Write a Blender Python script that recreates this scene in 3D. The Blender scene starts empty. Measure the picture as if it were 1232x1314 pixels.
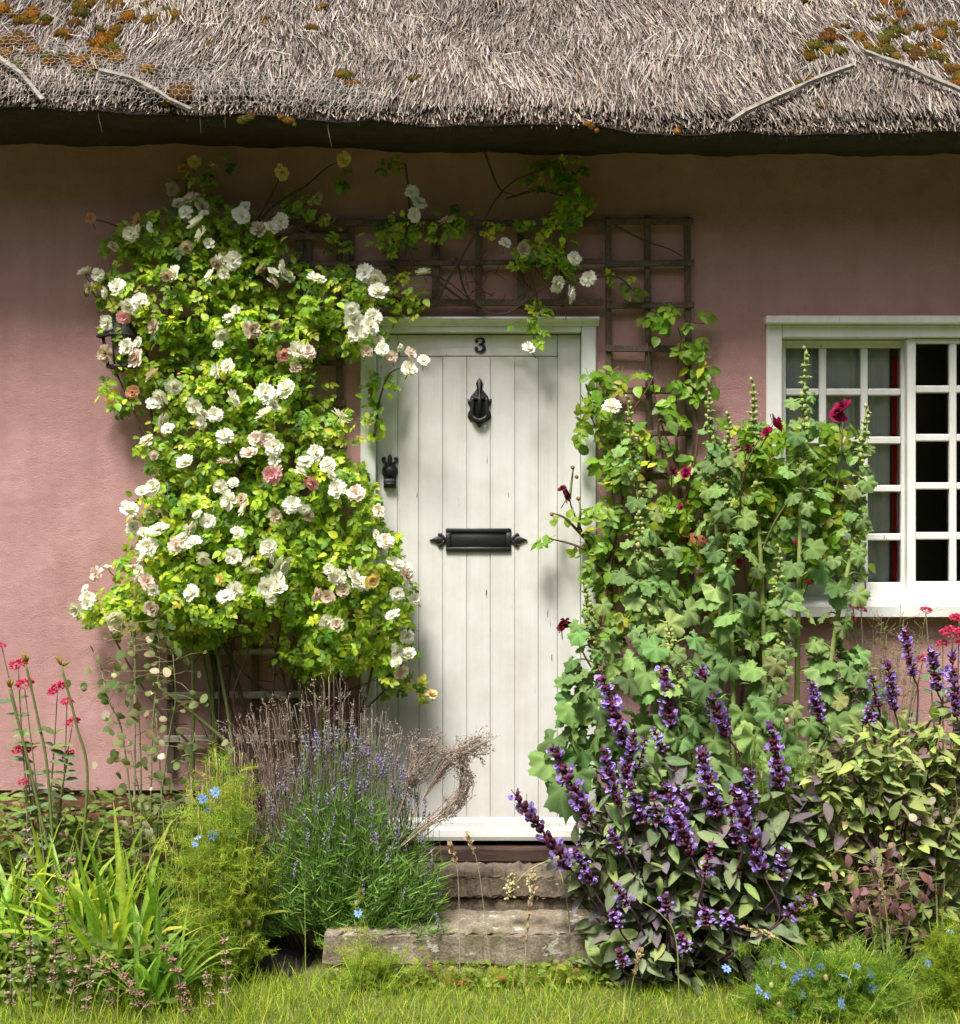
import bpy, bmesh, math, random
import numpy as np
from mathutils import Vector, Matrix

rng = np.random.default_rng(11)
random.seed(11)
sc = bpy.context.scene
COL = sc.collection

# ------------------------------------------------------------------ camera
CAM_D, CAM_Z, FPX = 5.0, 1.5, 1690.0
cam = bpy.data.cameras.new('camera')
cam.sensor_fit = 'HORIZONTAL'
cam.angle = 2 * math.atan(616 / FPX)
cam.clip_end = 2000
cam_o = bpy.data.objects.new('camera', cam)
cam_o.location = (0, -CAM_D, CAM_Z)
cam_o.rotation_euler = (math.radians(90), 0, 0)
COL.objects.link(cam_o)
sc.camera = cam_o

# ------------------------------------------------------------------ light
SUN_DIR = Vector((0.22, 0.52, -1.0)).normalized()      # the way the light travels
SUN_EL = math.asin(-SUN_DIR.z)
world = bpy.data.worlds.new('World')
sc.world = world
world.use_nodes = True
wn = world.node_tree
sky = wn.nodes.new('ShaderNodeTexSky')
sky.sky_type = 'NISHITA'
sky.sun_disc = False
sky.sun_elevation = SUN_EL
sky.sun_rotation = math.atan2(-SUN_DIR.x, -SUN_DIR.y)
sky.air_density = 0.7
sky.dust_density = 4.0
sky.ozone_density = 0.6
wn.links.new(sky.outputs[0], wn.nodes['Background'].inputs[0])
wn.nodes['Background'].inputs[1].default_value = 0.13
sun = bpy.data.lights.new('sun', 'SUN')
sun.energy = 4.8
sun.angle = math.radians(16)
sun.color = (1.0, 0.965, 0.91)
sun_o = bpy.data.objects.new('sun', sun)
sun_o.rotation_euler = SUN_DIR.to_track_quat('-Z', 'Y').to_euler()
COL.objects.link(sun_o)
sc.view_settings.view_transform = 'Standard'
sc.view_settings.look = 'None'
sc.view_settings.gamma = 1
sc.view_settings.use_curve_mapping = False
sc.view_settings.exposure = 0.62
sc.cycles.use_denoising = True
sc.cycles.max_bounces = 8
sc.cycles.transparent_max_bounces = 12

# ------------------------------------------------------------------ helpers
def P(px, py, Y):
    """point that stands at depth Y in front of the wall (wall plane Y = 0)"""
    d = Y + CAM_D
    return np.array(((px - 616) * d / FPX, Y, CAM_Z - (py - 657) * d / FPX))

def norm(a):
    a = np.asarray(a, float)
    return a / np.maximum(np.linalg.norm(a, axis=-1, keepdims=True), 1e-9)

def frames(d, n):
    """rotation matrices: columns width, length (d), normal (towards n)"""
    y = norm(d)
    z = n - (n * y).sum(-1, keepdims=True) * y
    z = norm(z + 1e-6)
    x = np.cross(y, z)
    return np.stack([x, y, z], -1)

class T:
    """mesh template: vertices, face lists, vertex colours"""
    def __init__(s, V, F, C=None):
        s.V = np.asarray(V, float)
        s.F = [np.asarray(f, int) for f in F if len(f)]
        s.C = np.ones((len(s.V), 3)) if C is None else np.broadcast_to(np.asarray(C, float), (len(s.V), 3)).copy()

class MB:
    def __init__(s):
        s.V, s.F, s.C, s.n = [], [], [], 0
    def add(s, V, F, C=(1, 1, 1)):
        V = np.asarray(V, float)
        s.V.append(V)
        s.C.append(np.broadcast_to(np.asarray(C, float), (len(V), 3)))
        for f in F:
            f = np.asarray(f, int)
            if len(f):
                s.F.append(f + s.n)
        s.n += len(V)
    def addT(s, t, C=(1, 1, 1)):
        s.add(t.V, t.F, t.C * np.asarray(C))
    def inst(s, t, R, pos, sca, C):
        n = len(pos)
        if n == 0:
            return
        sca = np.asarray(sca, float)
        if sca.ndim == 0: sca = np.full(n, float(sca))
        if sca.ndim == 1: sca = sca[:, None].repeat(3, 1)
        V = t.V[None] * sca[:, None, :]
        V = np.einsum('nij,nkj->nki', R, V) + np.asarray(pos)[:, None, :]
        C = np.broadcast_to(np.asarray(C, float), (n, 3))
        CC = t.C[None] * C[:, None, :]
        k = len(t.V)
        off = (np.arange(n) * k)[:, None, None]
        s.V.append(V.reshape(-1, 3)); s.C.append(CC.reshape(-1, 3))
        for f in t.F:
            s.F.append((f[None] + off).reshape(-1, f.shape[1]) + s.n)
        s.n += n * k
    def tube(s, pts, rad, sides=5, C=(1, 1, 1), cap=True):
        V, F = tube(pts, rad, sides)
        s.add(V, F, C)
    def box(s, x0, x1, y0, y1, z0, z1, ch=0.002, C=(1, 1, 1)):
        V, F = cbox(x0, x1, y0, y1, z0, z1, ch)
        s.add(V, F, C)
    def mesh(s, name, mats, base=(0, 0, 0), smooth=True):
        me = bpy.data.meshes.new(name)
        V = np.concatenate(s.V) - np.asarray(base)
        C = np.concatenate(s.C)
        sizes = np.concatenate([np.full(len(f), f.shape[1]) for f in s.F])
        loops = np.concatenate([f.ravel() for f in s.F])
        me.vertices.add(len(V)); me.vertices.foreach_set('co', V.ravel())
        me.loops.add(len(loops)); me.loops.foreach_set('vertex_index', loops.astype(np.int32))
        me.polygons.add(len(sizes))
        st = np.concatenate([[0], np.cumsum(sizes)[:-1]]).astype(np.int32)
        me.polygons.foreach_set('loop_start', st)
        me.polygons.foreach_set('use_smooth', np.full(len(sizes), smooth))
        ca = me.color_attributes.new('tint', 'FLOAT_COLOR', 'POINT')
        ca.data.foreach_set('color', np.concatenate([C, np.ones((len(C), 1))], 1).astype(np.float32).ravel())
        for m in (mats if isinstance(mats, (list, tuple)) else [mats]):
            me.materials.append(m)
        me.update(calc_edges=True)
        return me

def tube(pts, rad, sides=5):
    pts = np.asarray(pts, float)
    n = len(pts)
    rad = np.broadcast_to(np.asarray(rad, float), (n,))
    tan = norm(np.gradient(pts, axis=0))
    ref = np.array((0.31, 0.77, 0.1)) if abs(tan[0][2]) > .6 else np.array((0.1, 0.2, 1.0))
    a = norm(np.cross(tan, ref)); b = np.cross(tan, a)
    th = np.arange(sides) * 2 * math.pi / sides
    ring = a[:, None, :] * np.cos(th)[None, :, None] + b[:, None, :] * np.sin(th)[None, :, None]
    V = (pts[:, None, :] + ring * rad[:, None, None]).reshape(-1, 3)
    i = np.arange(n - 1)[:, None] * sides; j = np.arange(sides)[None]; j2 = (j + 1) % sides
    F = np.stack([i + j, i + j2, i + sides + j2, i + sides + j], -1).reshape(-1, 4)
    return V, [F, np.array([np.arange(sides)[::-1], np.arange(sides) + (n - 1) * sides])]

def cbox(x0, x1, y0, y1, z0, z1, c):
    lo = np.array((x0, y0, z0)); hi = np.array((x1, y1, z1))
    V = []; idx = {}
    for s in [(a, b, d) for a in (0, 1) for b in (0, 1) for d in (0, 1)]:
        for k in range(3):
            v = np.where(np.array(s) == 1, hi - c, lo + c)
            v[k] = hi[k] if s[k] else lo[k]
            idx[s, k] = len(V); V.append(v)
    F4, F3 = [], []
    for k in range(3):
        a, b = [q for q in range(3) if q != k]
        for sk in (0, 1):
            def m(sa, sb):
                t = [0, 0, 0]; t[k] = sk; t[a] = sa; t[b] = sb; return tuple(t)
            q = [idx[m(0, 0), k], idx[m(1, 0), k], idx[m(1, 1), k], idx[m(0, 1), k]]
            e1 = np.cross(V[q[1]] - V[q[0]], V[q[2]] - V[q[0]])
            if (e1[k] > 0) != (sk == 1): q = q[::-1]
            F4.append(q)
    for k in range(3):
        a, b = [q for q in range(3) if q != k]
        for sa in (0, 1):
            for sb in (0, 1):
                t0 = [0, 0, 0]; t0[a] = sa; t0[b] = sb; t1 = list(t0); t1[k] = 1
                t0, t1 = tuple(t0), tuple(t1)
                q = [idx[t0, a], idx[t1, a], idx[t1, b], idx[t0, b]]
                nn = np.cross(V[q[1]] - V[q[0]], V[q[2]] - V[q[0]])
                o = np.zeros(3); o[a] = 1 if sa else -1; o[b] = 1 if sb else -1
                if nn @ o < 0: q = q[::-1]
                F4.append(q)
    for s in [(a, b, d) for a in (0, 1) for b in (0, 1) for d in (0, 1)]:
        q = [idx[s, 0], idx[s, 1], idx[s, 2]]
        nn = np.cross(V[q[1]] - V[q[0]], V[q[2]] - V[q[0]])
        if nn @ (np.array(s) * 2 - 1) < 0: q = q[::-1]
        F3.append(q)
    return np.array(V), [np.array(F4), np.array(F3)]

def plate(mb, pts, y_back, y_front, ch=0.002, C=(1, 1, 1)):
    """an outline (x, z) extruded towards -Y with a chamfered front edge"""
    pts = np.asarray(pts, float); n = len(pts)
    c = pts.mean(0)
    nx = np.roll(pts, -1, 0) - np.roll(pts, 1, 0)
    nr = norm(np.stack([nx[:, 1], -nx[:, 0]], 1))
    area = 0.5 * np.sum(pts[:, 0] * np.roll(pts[:, 1], -1) - np.roll(pts[:, 0], -1) * pts[:, 1])
    if area < 0: nr = -nr
    ins = pts - nr * ch
    def L(p, y): return np.stack([p[:, 0], np.full(n, y), p[:, 1]], 1)
    V = np.concatenate([L(pts, y_back), L(pts, y_front + ch), L(ins, y_front), [[c[0], y_front, c[1]]]])
    i = np.arange(n); j = (i + 1) % n
    F4 = np.concatenate([np.stack([i, j, n + j, n + i], 1), np.stack([n + i, n + j, 2 * n + j, 2 * n + i], 1)])
    F3 = np.stack([2 * n + i, 2 * n + j, np.full(n, 3 * n)], 1)
    mb.add(V, [F4, F3], C)

class Thing:
    """an Empty at the base of a thing; its parts are children"""
    def __init__(s, name, label, cat, base=(0, 0, 0), group=None):
        o = bpy.data.objects.new(name, None)
        o.empty_display_size = 0.05
        COL.objects.link(o)
        o.location = base
        o['label'] = label; o['category'] = cat
        if group: o['group'] = group
        s.o = o; s.base = np.asarray(base, float)
    def part(s, name, mb, mats, parent=None, kind=None, label=None, smooth=True):
        me = mb.mesh(name, mats, s.base, smooth)
        o = bpy.data.objects.new(name, me)
        COL.objects.link(o)
        o.parent = parent or s.o
        if kind: o['kind'] = kind
        if label: o['label'] = label
        return o
    def inst(s, name, me, R, pos, sca, color=None, parent=None):
        o = bpy.data.objects.new(name, me)
        COL.objects.link(o)
        o.parent = parent or s.o
        sca = np.broadcast_to(np.asarray(sca, float), (3,))
        M = np.eye(4); M[:3, :3] = R * sca[None, :]; M[:3, 3] = np.asarray(pos) - s.base
        o.matrix_basis = Matrix(M.tolist())
        if color is not None: o.color = (*[float(c) for c in color], 1)
        return o

def single(name, mb, mats, label=None, cat=None, kind=None, group=None, smooth=True):
    me = mb.mesh(name, mats, (0, 0, 0), smooth)
    o = bpy.data.objects.new(name, me)
    COL.objects.link(o)
    if label: o['label'] = label
    if cat: o['category'] = cat
    if kind: o['kind'] = kind
    if group: o['group'] = group
    return o

def U(a, b, n=None): return rng.uniform(a, b, n)
def Nn(m, s, n=None): return rng.normal(m, s, n)
def pick(cols, n, jit=0.12):
    """n colours drawn from a weighted list [(weight, rgb)]"""
    w = np.array([c[0] for c in cols], float); w /= w.sum()
    k = rng.choice(len(cols), n, p=w)
    C = np.array([c[1] for c in cols])[k]
    return C * np.clip(Nn(1, jit, (n, 1)), .6, 1.5) * np.clip(Nn(1, jit * .35, (n, 3)), .8, 1.25)

def bez(pts, n=10):
    """smooth curve through the points (Catmull-Rom)"""
    pts = np.asarray(pts, float)
    p = np.concatenate([[2 * pts[0] - pts[1]], pts, [2 * pts[-1] - pts[-2]]])
    out = []
    for i in range(1, len(p) - 2):
        t = np.linspace(0, 1, n, endpoint=False)[:, None]
        a, b, c, d = p[i - 1], p[i], p[i + 1], p[i + 2]
        out.append(.5 * (2 * b + (c - a) * t + (2 * a - 5 * b + 4 * c - d) * t ** 2 + (3 * b - a - 3 * c + d) * t ** 3))
    out.append(pts[-1:])
    return np.concatenate(out)

# ------------------------------------------------------------------ materials
def newmat(name):
    m = bpy.data.materials.new(name); m.use_nodes = True
    nt = m.node_tree
    return m, nt, nt.nodes, nt.links, nt.nodes['Principled BSDF']

def nd(ns, t, **kw):
    n = ns.new(t)
    for k, v in kw.items(): setattr(n, k, v)
    return n

def noise(nt, vec, scale, detail=4, rough=.55):
    n = nt.nodes.new('ShaderNodeTexNoise')
    n.inputs['Scale'].default_value = scale
    n.inputs['Detail'].default_value = detail
    n.inputs['Roughness'].default_value = rough
    if vec is not None: nt.links.new(vec, n.inputs['Vector'])
    return n.outputs['Fac']

def ramp(nt, fac, stops):
    r = nt.nodes.new('ShaderNodeValToRGB')
    e = r.color_ramp.elements
    while len(e) < len(stops): e.new(.5)
    for el, (p, c) in zip(e, stops):
        el.position = p
        el.color = (*c, 1) if len(c) == 3 else c
    nt.links.new(fac, r.inputs['Fac'])
    return r.outputs['Color']

def mix(nt, fac, a, b, mode='MIX'):
    n = nt.nodes.new('ShaderNodeMix'); n.data_type = 'RGBA'; n.blend_type = mode
    for sock, v in ((n.inputs['Factor'], fac), (n.inputs[6], a), (n.inputs[7], b)):
        if hasattr(v, 'links') or hasattr(v, 'is_linked'): nt.links.new(v, sock)
        elif isinstance(v, (int, float)): sock.default_value = v
        else: sock.default_value = (*v, 1)
    return n.outputs[2]

def coords(nt, scale=(1, 1, 1)):
    tc = nt.nodes.new('ShaderNodeTexCoord'); mp = nt.nodes.new('ShaderNodeMapping')
    mp.inputs['Scale'].default_value = scale
    nt.links.new(tc.outputs['Object'], mp.inputs['Vector'])
    return mp.outputs['Vector']

def bump(nt, h, strength, dist, prev=None):
    b = nt.nodes.new('ShaderNodeBump')
    b.inputs['Strength'].default_value = strength
    b.inputs['Distance'].default_value = dist
    nt.links.new(h, b.inputs['Height'])
    if prev is not None: nt.links.new(prev, b.inputs['Normal'])
    return b.outputs['Normal']

BW = lambda v: (v, v, v)

def mat_tint(name, rough=.55, transl=.3, spec=.3, sheen=0., tr_gain=1.0, fine=0.0):
    """colour from the mesh's own tint attribute times the object's colour"""
    m, nt, ns, ln, p = newmat(name)
    at = nd(ns, 'ShaderNodeAttribute', attribute_name='tint')
    oi = nd(ns, 'ShaderNodeObjectInfo')
    c = mix(nt, 1.0, at.outputs['Color'], oi.outputs['Color'], 'MULTIPLY')
    if fine:
        f = noise(nt, coords(nt), fine, 3)
        c = mix(nt, 1.0, c, ramp(nt, f, [(.3, BW(.72)), (.7, BW(1.22))]), 'MULTIPLY')
    ln.new(c, p.inputs['Base Color'])
    p.inputs['Roughness'].default_value = rough
    p.inputs['Specular IOR Level'].default_value = spec
    if transl > 0:
        tb = nd(ns, 'ShaderNodeBsdfTranslucent')
        g = mix(nt, 1.0, c, (tr_gain, tr_gain * 1.0, tr_gain * .7), 'MULTIPLY')
        ln.new(g, tb.inputs['Color'])
        ms = nd(ns, 'ShaderNodeMixShader'); ms.inputs[0].default_value = transl
        ln.new(p.outputs[0], ms.inputs[1]); ln.new(tb.outputs[0], ms.inputs[2])
        ln.new(ms.outputs[0], ns['Material Output'].inputs['Surface'])
    return m

M_LEAF = mat_tint('leaf', .42, .42, .3, tr_gain=1.6, fine=60)
M_MATT_LEAF = mat_tint('felted_leaf', .75, .25, .15, tr_gain=1.3, fine=90)
M_PETAL = mat_tint('petal', .6, .35, .2, tr_gain=1.0)
M_STEM = mat_tint('stem', .6, 0, .25, fine=120)
M_DRY = mat_tint('dry_stem', .9, .1, .05, fine=150)
M_STRAW = mat_tint('straw', .7, .08, .2)
M_GRASS = mat_tint('grass_blade', .5, .4, .25, tr_gain=1.3)
M_MOSS = mat_tint('moss', .95, .1, .0, fine=200)

def make_plaster():
    m, nt, ns, ln, p = newmat('pink_plaster')
    v = coords(nt)
    big = noise(nt, v, 1.7, 5, .6)
    c = ramp(nt, big, [(.3, (.40, .222, .214)), (.5, (.465, .268, .258)), (.72, (.53, .325, .313))])
    mid = noise(nt, v, 9, 6, .65)
    c = mix(nt, .35, c, ramp(nt, mid, [(.36, (.39, .21, .19)), (.6, (.49, .285, .265))]))
    vv = coords(nt, (14, 14, 1.3))
    streak = noise(nt, vv, 1.0, 4, .6)
    c = mix(nt, 1.0, c, ramp(nt, streak, [(.30, (.93, .92, .90)), (.55, BW(1))]), 'MULTIPLY')
    spot = noise(nt, v, 42, 3, .5)
    c = mix(nt, ramp(nt, spot, [(.73, BW(0)), (.80, BW(.55))]), c, (.16, .075, .06))
    ln.new(c, p.inputs['Base Color'])
    p.inputs['Roughness'].default_value = .9
    p.inputs['Specular IOR Level'].default_value = .15
    g = noise(nt, v, 260, 4, .7)
    n1 = bump(nt, g, .95, .005)
    n2 = bump(nt, noise(nt, v, 26, 5, .6), .35, .008, n1)
    n3 = bump(nt, noise(nt, v, 4, 3, .5), .5, .03, n2)
    ln.new(n3, p.inputs['Normal'])
    return m

def make_paint(name, col, chips=.5, rough=.5, dark=(.05, .042, .035)):
    m, nt, ns, ln, p = newmat(name)
    v = coords(nt, (38, 38, 1.5))
    s = noise(nt, v, 1.0, 5, .6)
    c = ramp(nt, s, [(.28, tuple(x * .92 for x in col)), (.6, col)])
    v0 = coords(nt)
    dirt = noise(nt, v0, 5, 5, .65)
    c = mix(nt, 1.0, c, ramp(nt, dirt, [(.33, (.88, .865, .83)), (.58, BW(1))]), 'MULTIPLY')
    vc = coords(nt, (60, 60, 6))
    ch = noise(nt, vc, 1.0, 4, .6)
    area = noise(nt, v0, 2.3, 2, .5)
    tot = nd(ns, 'ShaderNodeMath', operation='MULTIPLY_ADD')
    ln.new(area, tot.inputs[0]); tot.inputs[1].default_value = .28; ln.new(ch, tot.inputs[2])
    thr = .885 - .05 * chips
    k = ramp(nt, tot.outputs[0], [(thr, BW(0)), (thr + .02, BW(1))])
    c = mix(nt, k, c, dark)
    ln.new(c, p.inputs['Base Color'])
    p.inputs['Roughness'].default_value = rough
    n1 = bump(nt, s, .35, .003)
    n2 = bump(nt, k, .3, .001, n1); n2.node.invert = True
    ln.new(n2, p.inputs['Normal'])
    return m

def make_wood(name, col, col2, sc_=(60, 60, 60), algae=None):
    m, nt, ns, ln, p = newmat(name)
    v = coords(nt, sc_)
    s = noise(nt, v, 1.0, 6, .65)
    c = ramp(nt, s, [(.3, col2), (.65, col)])
    v0 = coords(nt)
    b = noise(nt, v0, 6, 4, .6)
    c = mix(nt, 1.0, c, ramp(nt, b, [(.35, BW(.65)), (.65, BW(1.15))]), 'MULTIPLY')
    if algae:
        c = mix(nt, ramp(nt, noise(nt, v0, 11, 5, .65), [(.55, BW(0)), (.68, BW(.8))]), c, algae)
    ln.new(c, p.inputs['Base Color'])
    p.inputs['Roughness'].default_value = .88
    p.inputs['Specular IOR Level'].default_value = .15
    ln.new(bump(nt, s, .6, .004), p.inputs['Normal'])
    return m

def make_stone(name, base, dark, lichen=.6, sx=1.0):
    m, nt, ns, ln, p = newmat(name)
    v = coords(nt, (1, 1, 1.4)); v0 = coords(nt)
    a = noise(nt, v, 9 * sx, 9, .72)
    c = ramp(nt, a, [(.3, dark), (.62, base)])
    f = noise(nt, v0, 120, 4, .7)
    c = mix(nt, 1.0, c, ramp(nt, f, [(.32, BW(.55)), (.62, BW(1.2))]), 'MULTIPLY')
    gx = noise(nt, v0, 7, 5, .6)
    c = mix(nt, ramp(nt, gx, [(.52, BW(0)), (.68, BW(.55))]), c, (.085, .085, .03))
    l = noise(nt, coords(nt, (1, 1, 1.4)), 13, 5, .62)
    t = .74 - .14 * lichen
    k = ramp(nt, l, [(t, BW(0)), (t + .025, BW(.9))])
    c = mix(nt, k, c, (.44, .43, .36))
    ln.new(c, p.inputs['Base Color'])
    p.inputs['Roughness'].default_value = .93
    p.inputs['Specular IOR Level'].default_value = .12
    n1 = bump(nt, f, .6, .004)
    ln.new(bump(nt, a, .8, .015, n1), p.inputs['Normal'])
    return m

def make_simple(name, col, rough=.6, metal=0, nscale=0, nstr=.3, ndist=.002, var=0):
    m, nt, ns, ln, p = newmat(name)
    p.inputs['Base Color'].default_value = (*col, 1)
    p.inputs['Roughness'].default_value = rough
    p.inputs['Metallic'].default_value = metal
    if nscale:
        f = noise(nt, coords(nt), nscale, 4, .6)
        ln.new(bump(nt, f, nstr, ndist), p.inputs['Normal'])
        if var:
            g = noise(nt, coords(nt), nscale * .2, 5, .6)
            ln.new(mix(nt, 1.0, col, ramp(nt, g, [(.3, BW(1 - var)), (.7, BW(1 + var))]), 'MULTIPLY'), p.inputs['Base Color'])
    return m

def make_brick():
    m, nt, ns, ln, p = newmat('red_brick')
    oi = nd(ns, 'ShaderNodeObjectInfo')
    v = coords(nt)
    c = ramp(nt, noise(nt, v, 22, 6, .7), [(.3, (.10, .045, .03)), (.65, (.22, .09, .055))])
    c = mix(nt, 1.0, c, ramp(nt, oi.outputs['Random'], [(0, (.7, .7, .75)), (1, (1.25, 1.1, 1.0))]), 'MULTIPLY')
    ln.new(c, p.inputs['Base Color']); p.inputs['Roughness'].default_value = .92
    ln.new(bump(nt, noise(nt, v, 130, 4, .7), .6, .004), p.inputs['Normal'])
    return m

def make_glass():
    m, nt, ns, ln, p = newmat('window_glass')
    ns.remove(p)
    tr = nd(ns, 'ShaderNodeBsdfTransparent'); tr.inputs[0].default_value = (.93, .95, .94, 1)
    gl = nd(ns, 'ShaderNodeBsdfGlossy'); gl.inputs['Roughness'].default_value = .02
    fr = nd(ns, 'ShaderNodeFresnel'); fr.inputs['IOR'].default_value = 1.5
    b = bump(nt, noise(nt, coords(nt), 7, 2, .4), .12, .02)
    ln.new(b, gl.inputs['Normal']); ln.new(b, fr.inputs['Normal'])
    ms = nd(ns, 'ShaderNodeMixShader')
    ln.new(fr.outputs[0], ms.inputs[0]); ln.new(tr.outputs[0], ms.inputs[1]); ln.new(gl.outputs[0], ms.inputs[2])
    ln.new(ms.outputs[0], ns['Material Output'].inputs['Surface'])
    return m

M_PLASTER = make_plaster()
M_DOOR = make_paint('door_paint', (.63, .625, .60), .6, .45)
M_FRAME = make_paint('frame_paint', (.66, .69, .64), .55, .5)  # mint tint of the sky light is mixed into this colour
M_WINDOW = make_paint('window_paint', (.74, .75, .71), .7, .5)
M_TRELLIS = make_wood('trellis_wood', (.155, .115, .09), (.065, .047, .037), (70, 70, 70), (.10, .10, .06))
M_TRELLIS_PALE = make_wood('sunlit_weathered_trellis_wood', (.50, .45, .38), (.26, .225, .185), (70, 70, 70))  # weathered slats, lightened further to stand in for sunlight on them
M_ROD = make_wood('thatching_rod_wood', (.33, .295, .26), (.13, .11, .09), (55, 55, 55))
M_THRESH = make_wood('threshold_wood', (.10, .062, .05), (.035, .022, .018), (4, 60, 60))
M_STEP_UP = make_stone('upper_step_stone', (.23, .185, .14), (.065, .047, .036), .35)
M_STEP_LOW = make_stone('lower_step_stone', (.32, .27, .205), (.11, .083, .06), .95)
M_BRICK = make_brick()
M_MORTAR = make_simple('mortar', (.16, .13, .105), .95, 0, 90, .5, .004, .25)
M_THATCH = make_simple('thatch_body', (.030, .021, .016), .95, 0, 70, 1.0, .02, .4)  # near-black body colour puts shade into the gaps between straws
M_IRON = make_simple('black_iron', (.012, .012, .014), .42, 0, 240, .6, .002)
M_GLASS = make_glass()
M_CURTAIN = mat_tint('curtain_cloth', .9, .08, .05, tr_gain=1.0)
M_ROOM = make_simple('room_plaster', (.38, .34, .28), .9)
M_WIRE = make_simple('wire', (.33, .32, .30), .5, .3)
M_SOIL = make_simple('soil', (.013, .009, .006), .98, 0, 45, 1.0, .03, .5)  # soil darkened further to stand in for shade under overhanging plants

def make_lawn():
    m, nt, ns, ln, p = newmat('lawn_turf')
    v = coords(nt)
    c = ramp(nt, noise(nt, v, 5, 6, .65), [(.3, (.09, .11, .02)), (.7, (.18, .20, .035))])
    c = mix(nt, .5, c, ramp(nt, noise(nt, v, 80, 4, .6), [(.35, (.03, .04, .01)), (.7, (.16, .18, .04))]))
    ln.new(c, p.inputs['Base Color']); p.inputs['Roughness'].default_value = .95
    ln.new(bump(nt, noise(nt, v, 120, 4, .6), .8, .02), p.inputs['Normal'])
    return m
M_LAWN = make_lawn()

# ------------------------------------------------------------------ templates
def t_leaf(w=.3, fold=.12, droop=.18, peak=.42, C=(1, 1, 1), rib=1.12):
    """ovate leaf, length 1 along +Y"""
    ts = [0, .16, peak, .75, 1.0]
    ws = [0, .72, 1, .66, 0]
    V, Cc = [], []
    for t, ww in zip(ts, ws):
        z = -droop * t * t
        if ww == 0:
            V.append((0, t, z)); Cc.append(rib)
        else:
            V += [(-w * ww, t, z + fold * ww), (0, t, z), (w * ww, t, z + fold * ww)]; Cc += [1, rib, 1]
    F3 = [(0, 2, 1), (0, 3, 2), (7, 8, 10), (8, 9, 10)]
    F4 = [(1, 2, 5, 4), (2, 3, 6, 5), (4, 5, 8, 7), (5, 6, 9, 8)]
    return T(V, [F3, F4], np.array(Cc)[:, None] * np.asarray(C)[None])

def t_compound(nside=2, w=.33, ll=.42, seed=0):
    """rose leaf: leaflets on a stalk, length about 1"""
    r = np.random.default_rng(seed)
    mb = MB()
    lf = t_leaf(w, .1, .15)
    pos, d, nn, s = [], [], [], []
    for i in range(nside):
        t = .32 + .3 * i
        for sd in (-1, 1):
            pos.append((0, t, -.05 * t)); a = r.uniform(.85, 1.25)
            d.append((sd * math.sin(a), math.cos(a), r.uniform(-.2, .05)))
            nn.append((r.normal(0, .2), r.normal(0, .2), 1)); s.append(ll * r.uniform(.8, 1.0))
    pos.append((0, .62 if nside == 2 else .9, -.05)); d.append((r.normal(0, .1), 1, -.15)); nn.append((0, 0, 1)); s.append(ll * 1.15)
    R = frames(np.array(d), np.array(nn))
    cols = np.clip(r.normal(1, .1, (len(s), 1)), .7, 1.3) * np.ones((1, 3))
    mb.inst(lf, R, pos, s, cols)
    mb.add([(-.012, 0, 0), (.012, 0, 0), (0, .9, -.05)], [[(0, 1, 2)]], (1.1, .9, .7))
    return T(np.concatenate(mb.V), mb.F, np.concatenate(mb.C))

def t_palmate(seed=0, n=41):
    """lobed hollyhock leaf, stalk joins at the origin, tip along +Y, about 1 wide"""
    r = np.random.default_rng(seed)
    th = np.linspace(-2.62, 2.62, n)
    lob = np.cos(th * 2 * math.pi / .98)
    rad = .52 * (.80 + .20 * np.cos(th * .6)) * (1 + .11 * lob + .035 * np.cos(th * 2 * math.pi / .33 + r.uniform(0, 6))) * r.uniform(.94, 1.06, n) * (1 + .035 * (-1) ** np.arange(n))
    rad[[0, -1]] *= .72
    V = [(0, 0, 0)]; Cc = [1.25]
    rip = np.convolve(r.normal(0, .13, n + 4), np.ones(5) / 5, 'valid')
    for f in (.52, 1.0):
        for i in range(n):
            rr = rad[i] * f if f == 1 else .27 * (1 + .05 * lob[i])
            z = .035 * lob[i] * f - .13 * f * f * (1 + .4 * math.cos(th[i])) + (rip[i] if f == 1 else 0) + .05 * f
            V.append((rr * math.sin(th[i]), rr * math.cos(th[i]), z))
            Cc.append(1.0 + .16 * max(lob[i], 0) * (1.3 - f) * 1.6 + (.08 if f == 1 else 0))
    i = np.arange(n - 1)
    F3 = np.stack([np.zeros(n - 1, int), i + 2, i + 1], 1)
    F4 = np.stack([1 + i, 2 + i, 2 + i + n, 1 + i + n], 1)
    return T(V, [F3, F4], np.array(Cc)[:, None] * np.ones((1, 3)))

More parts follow.
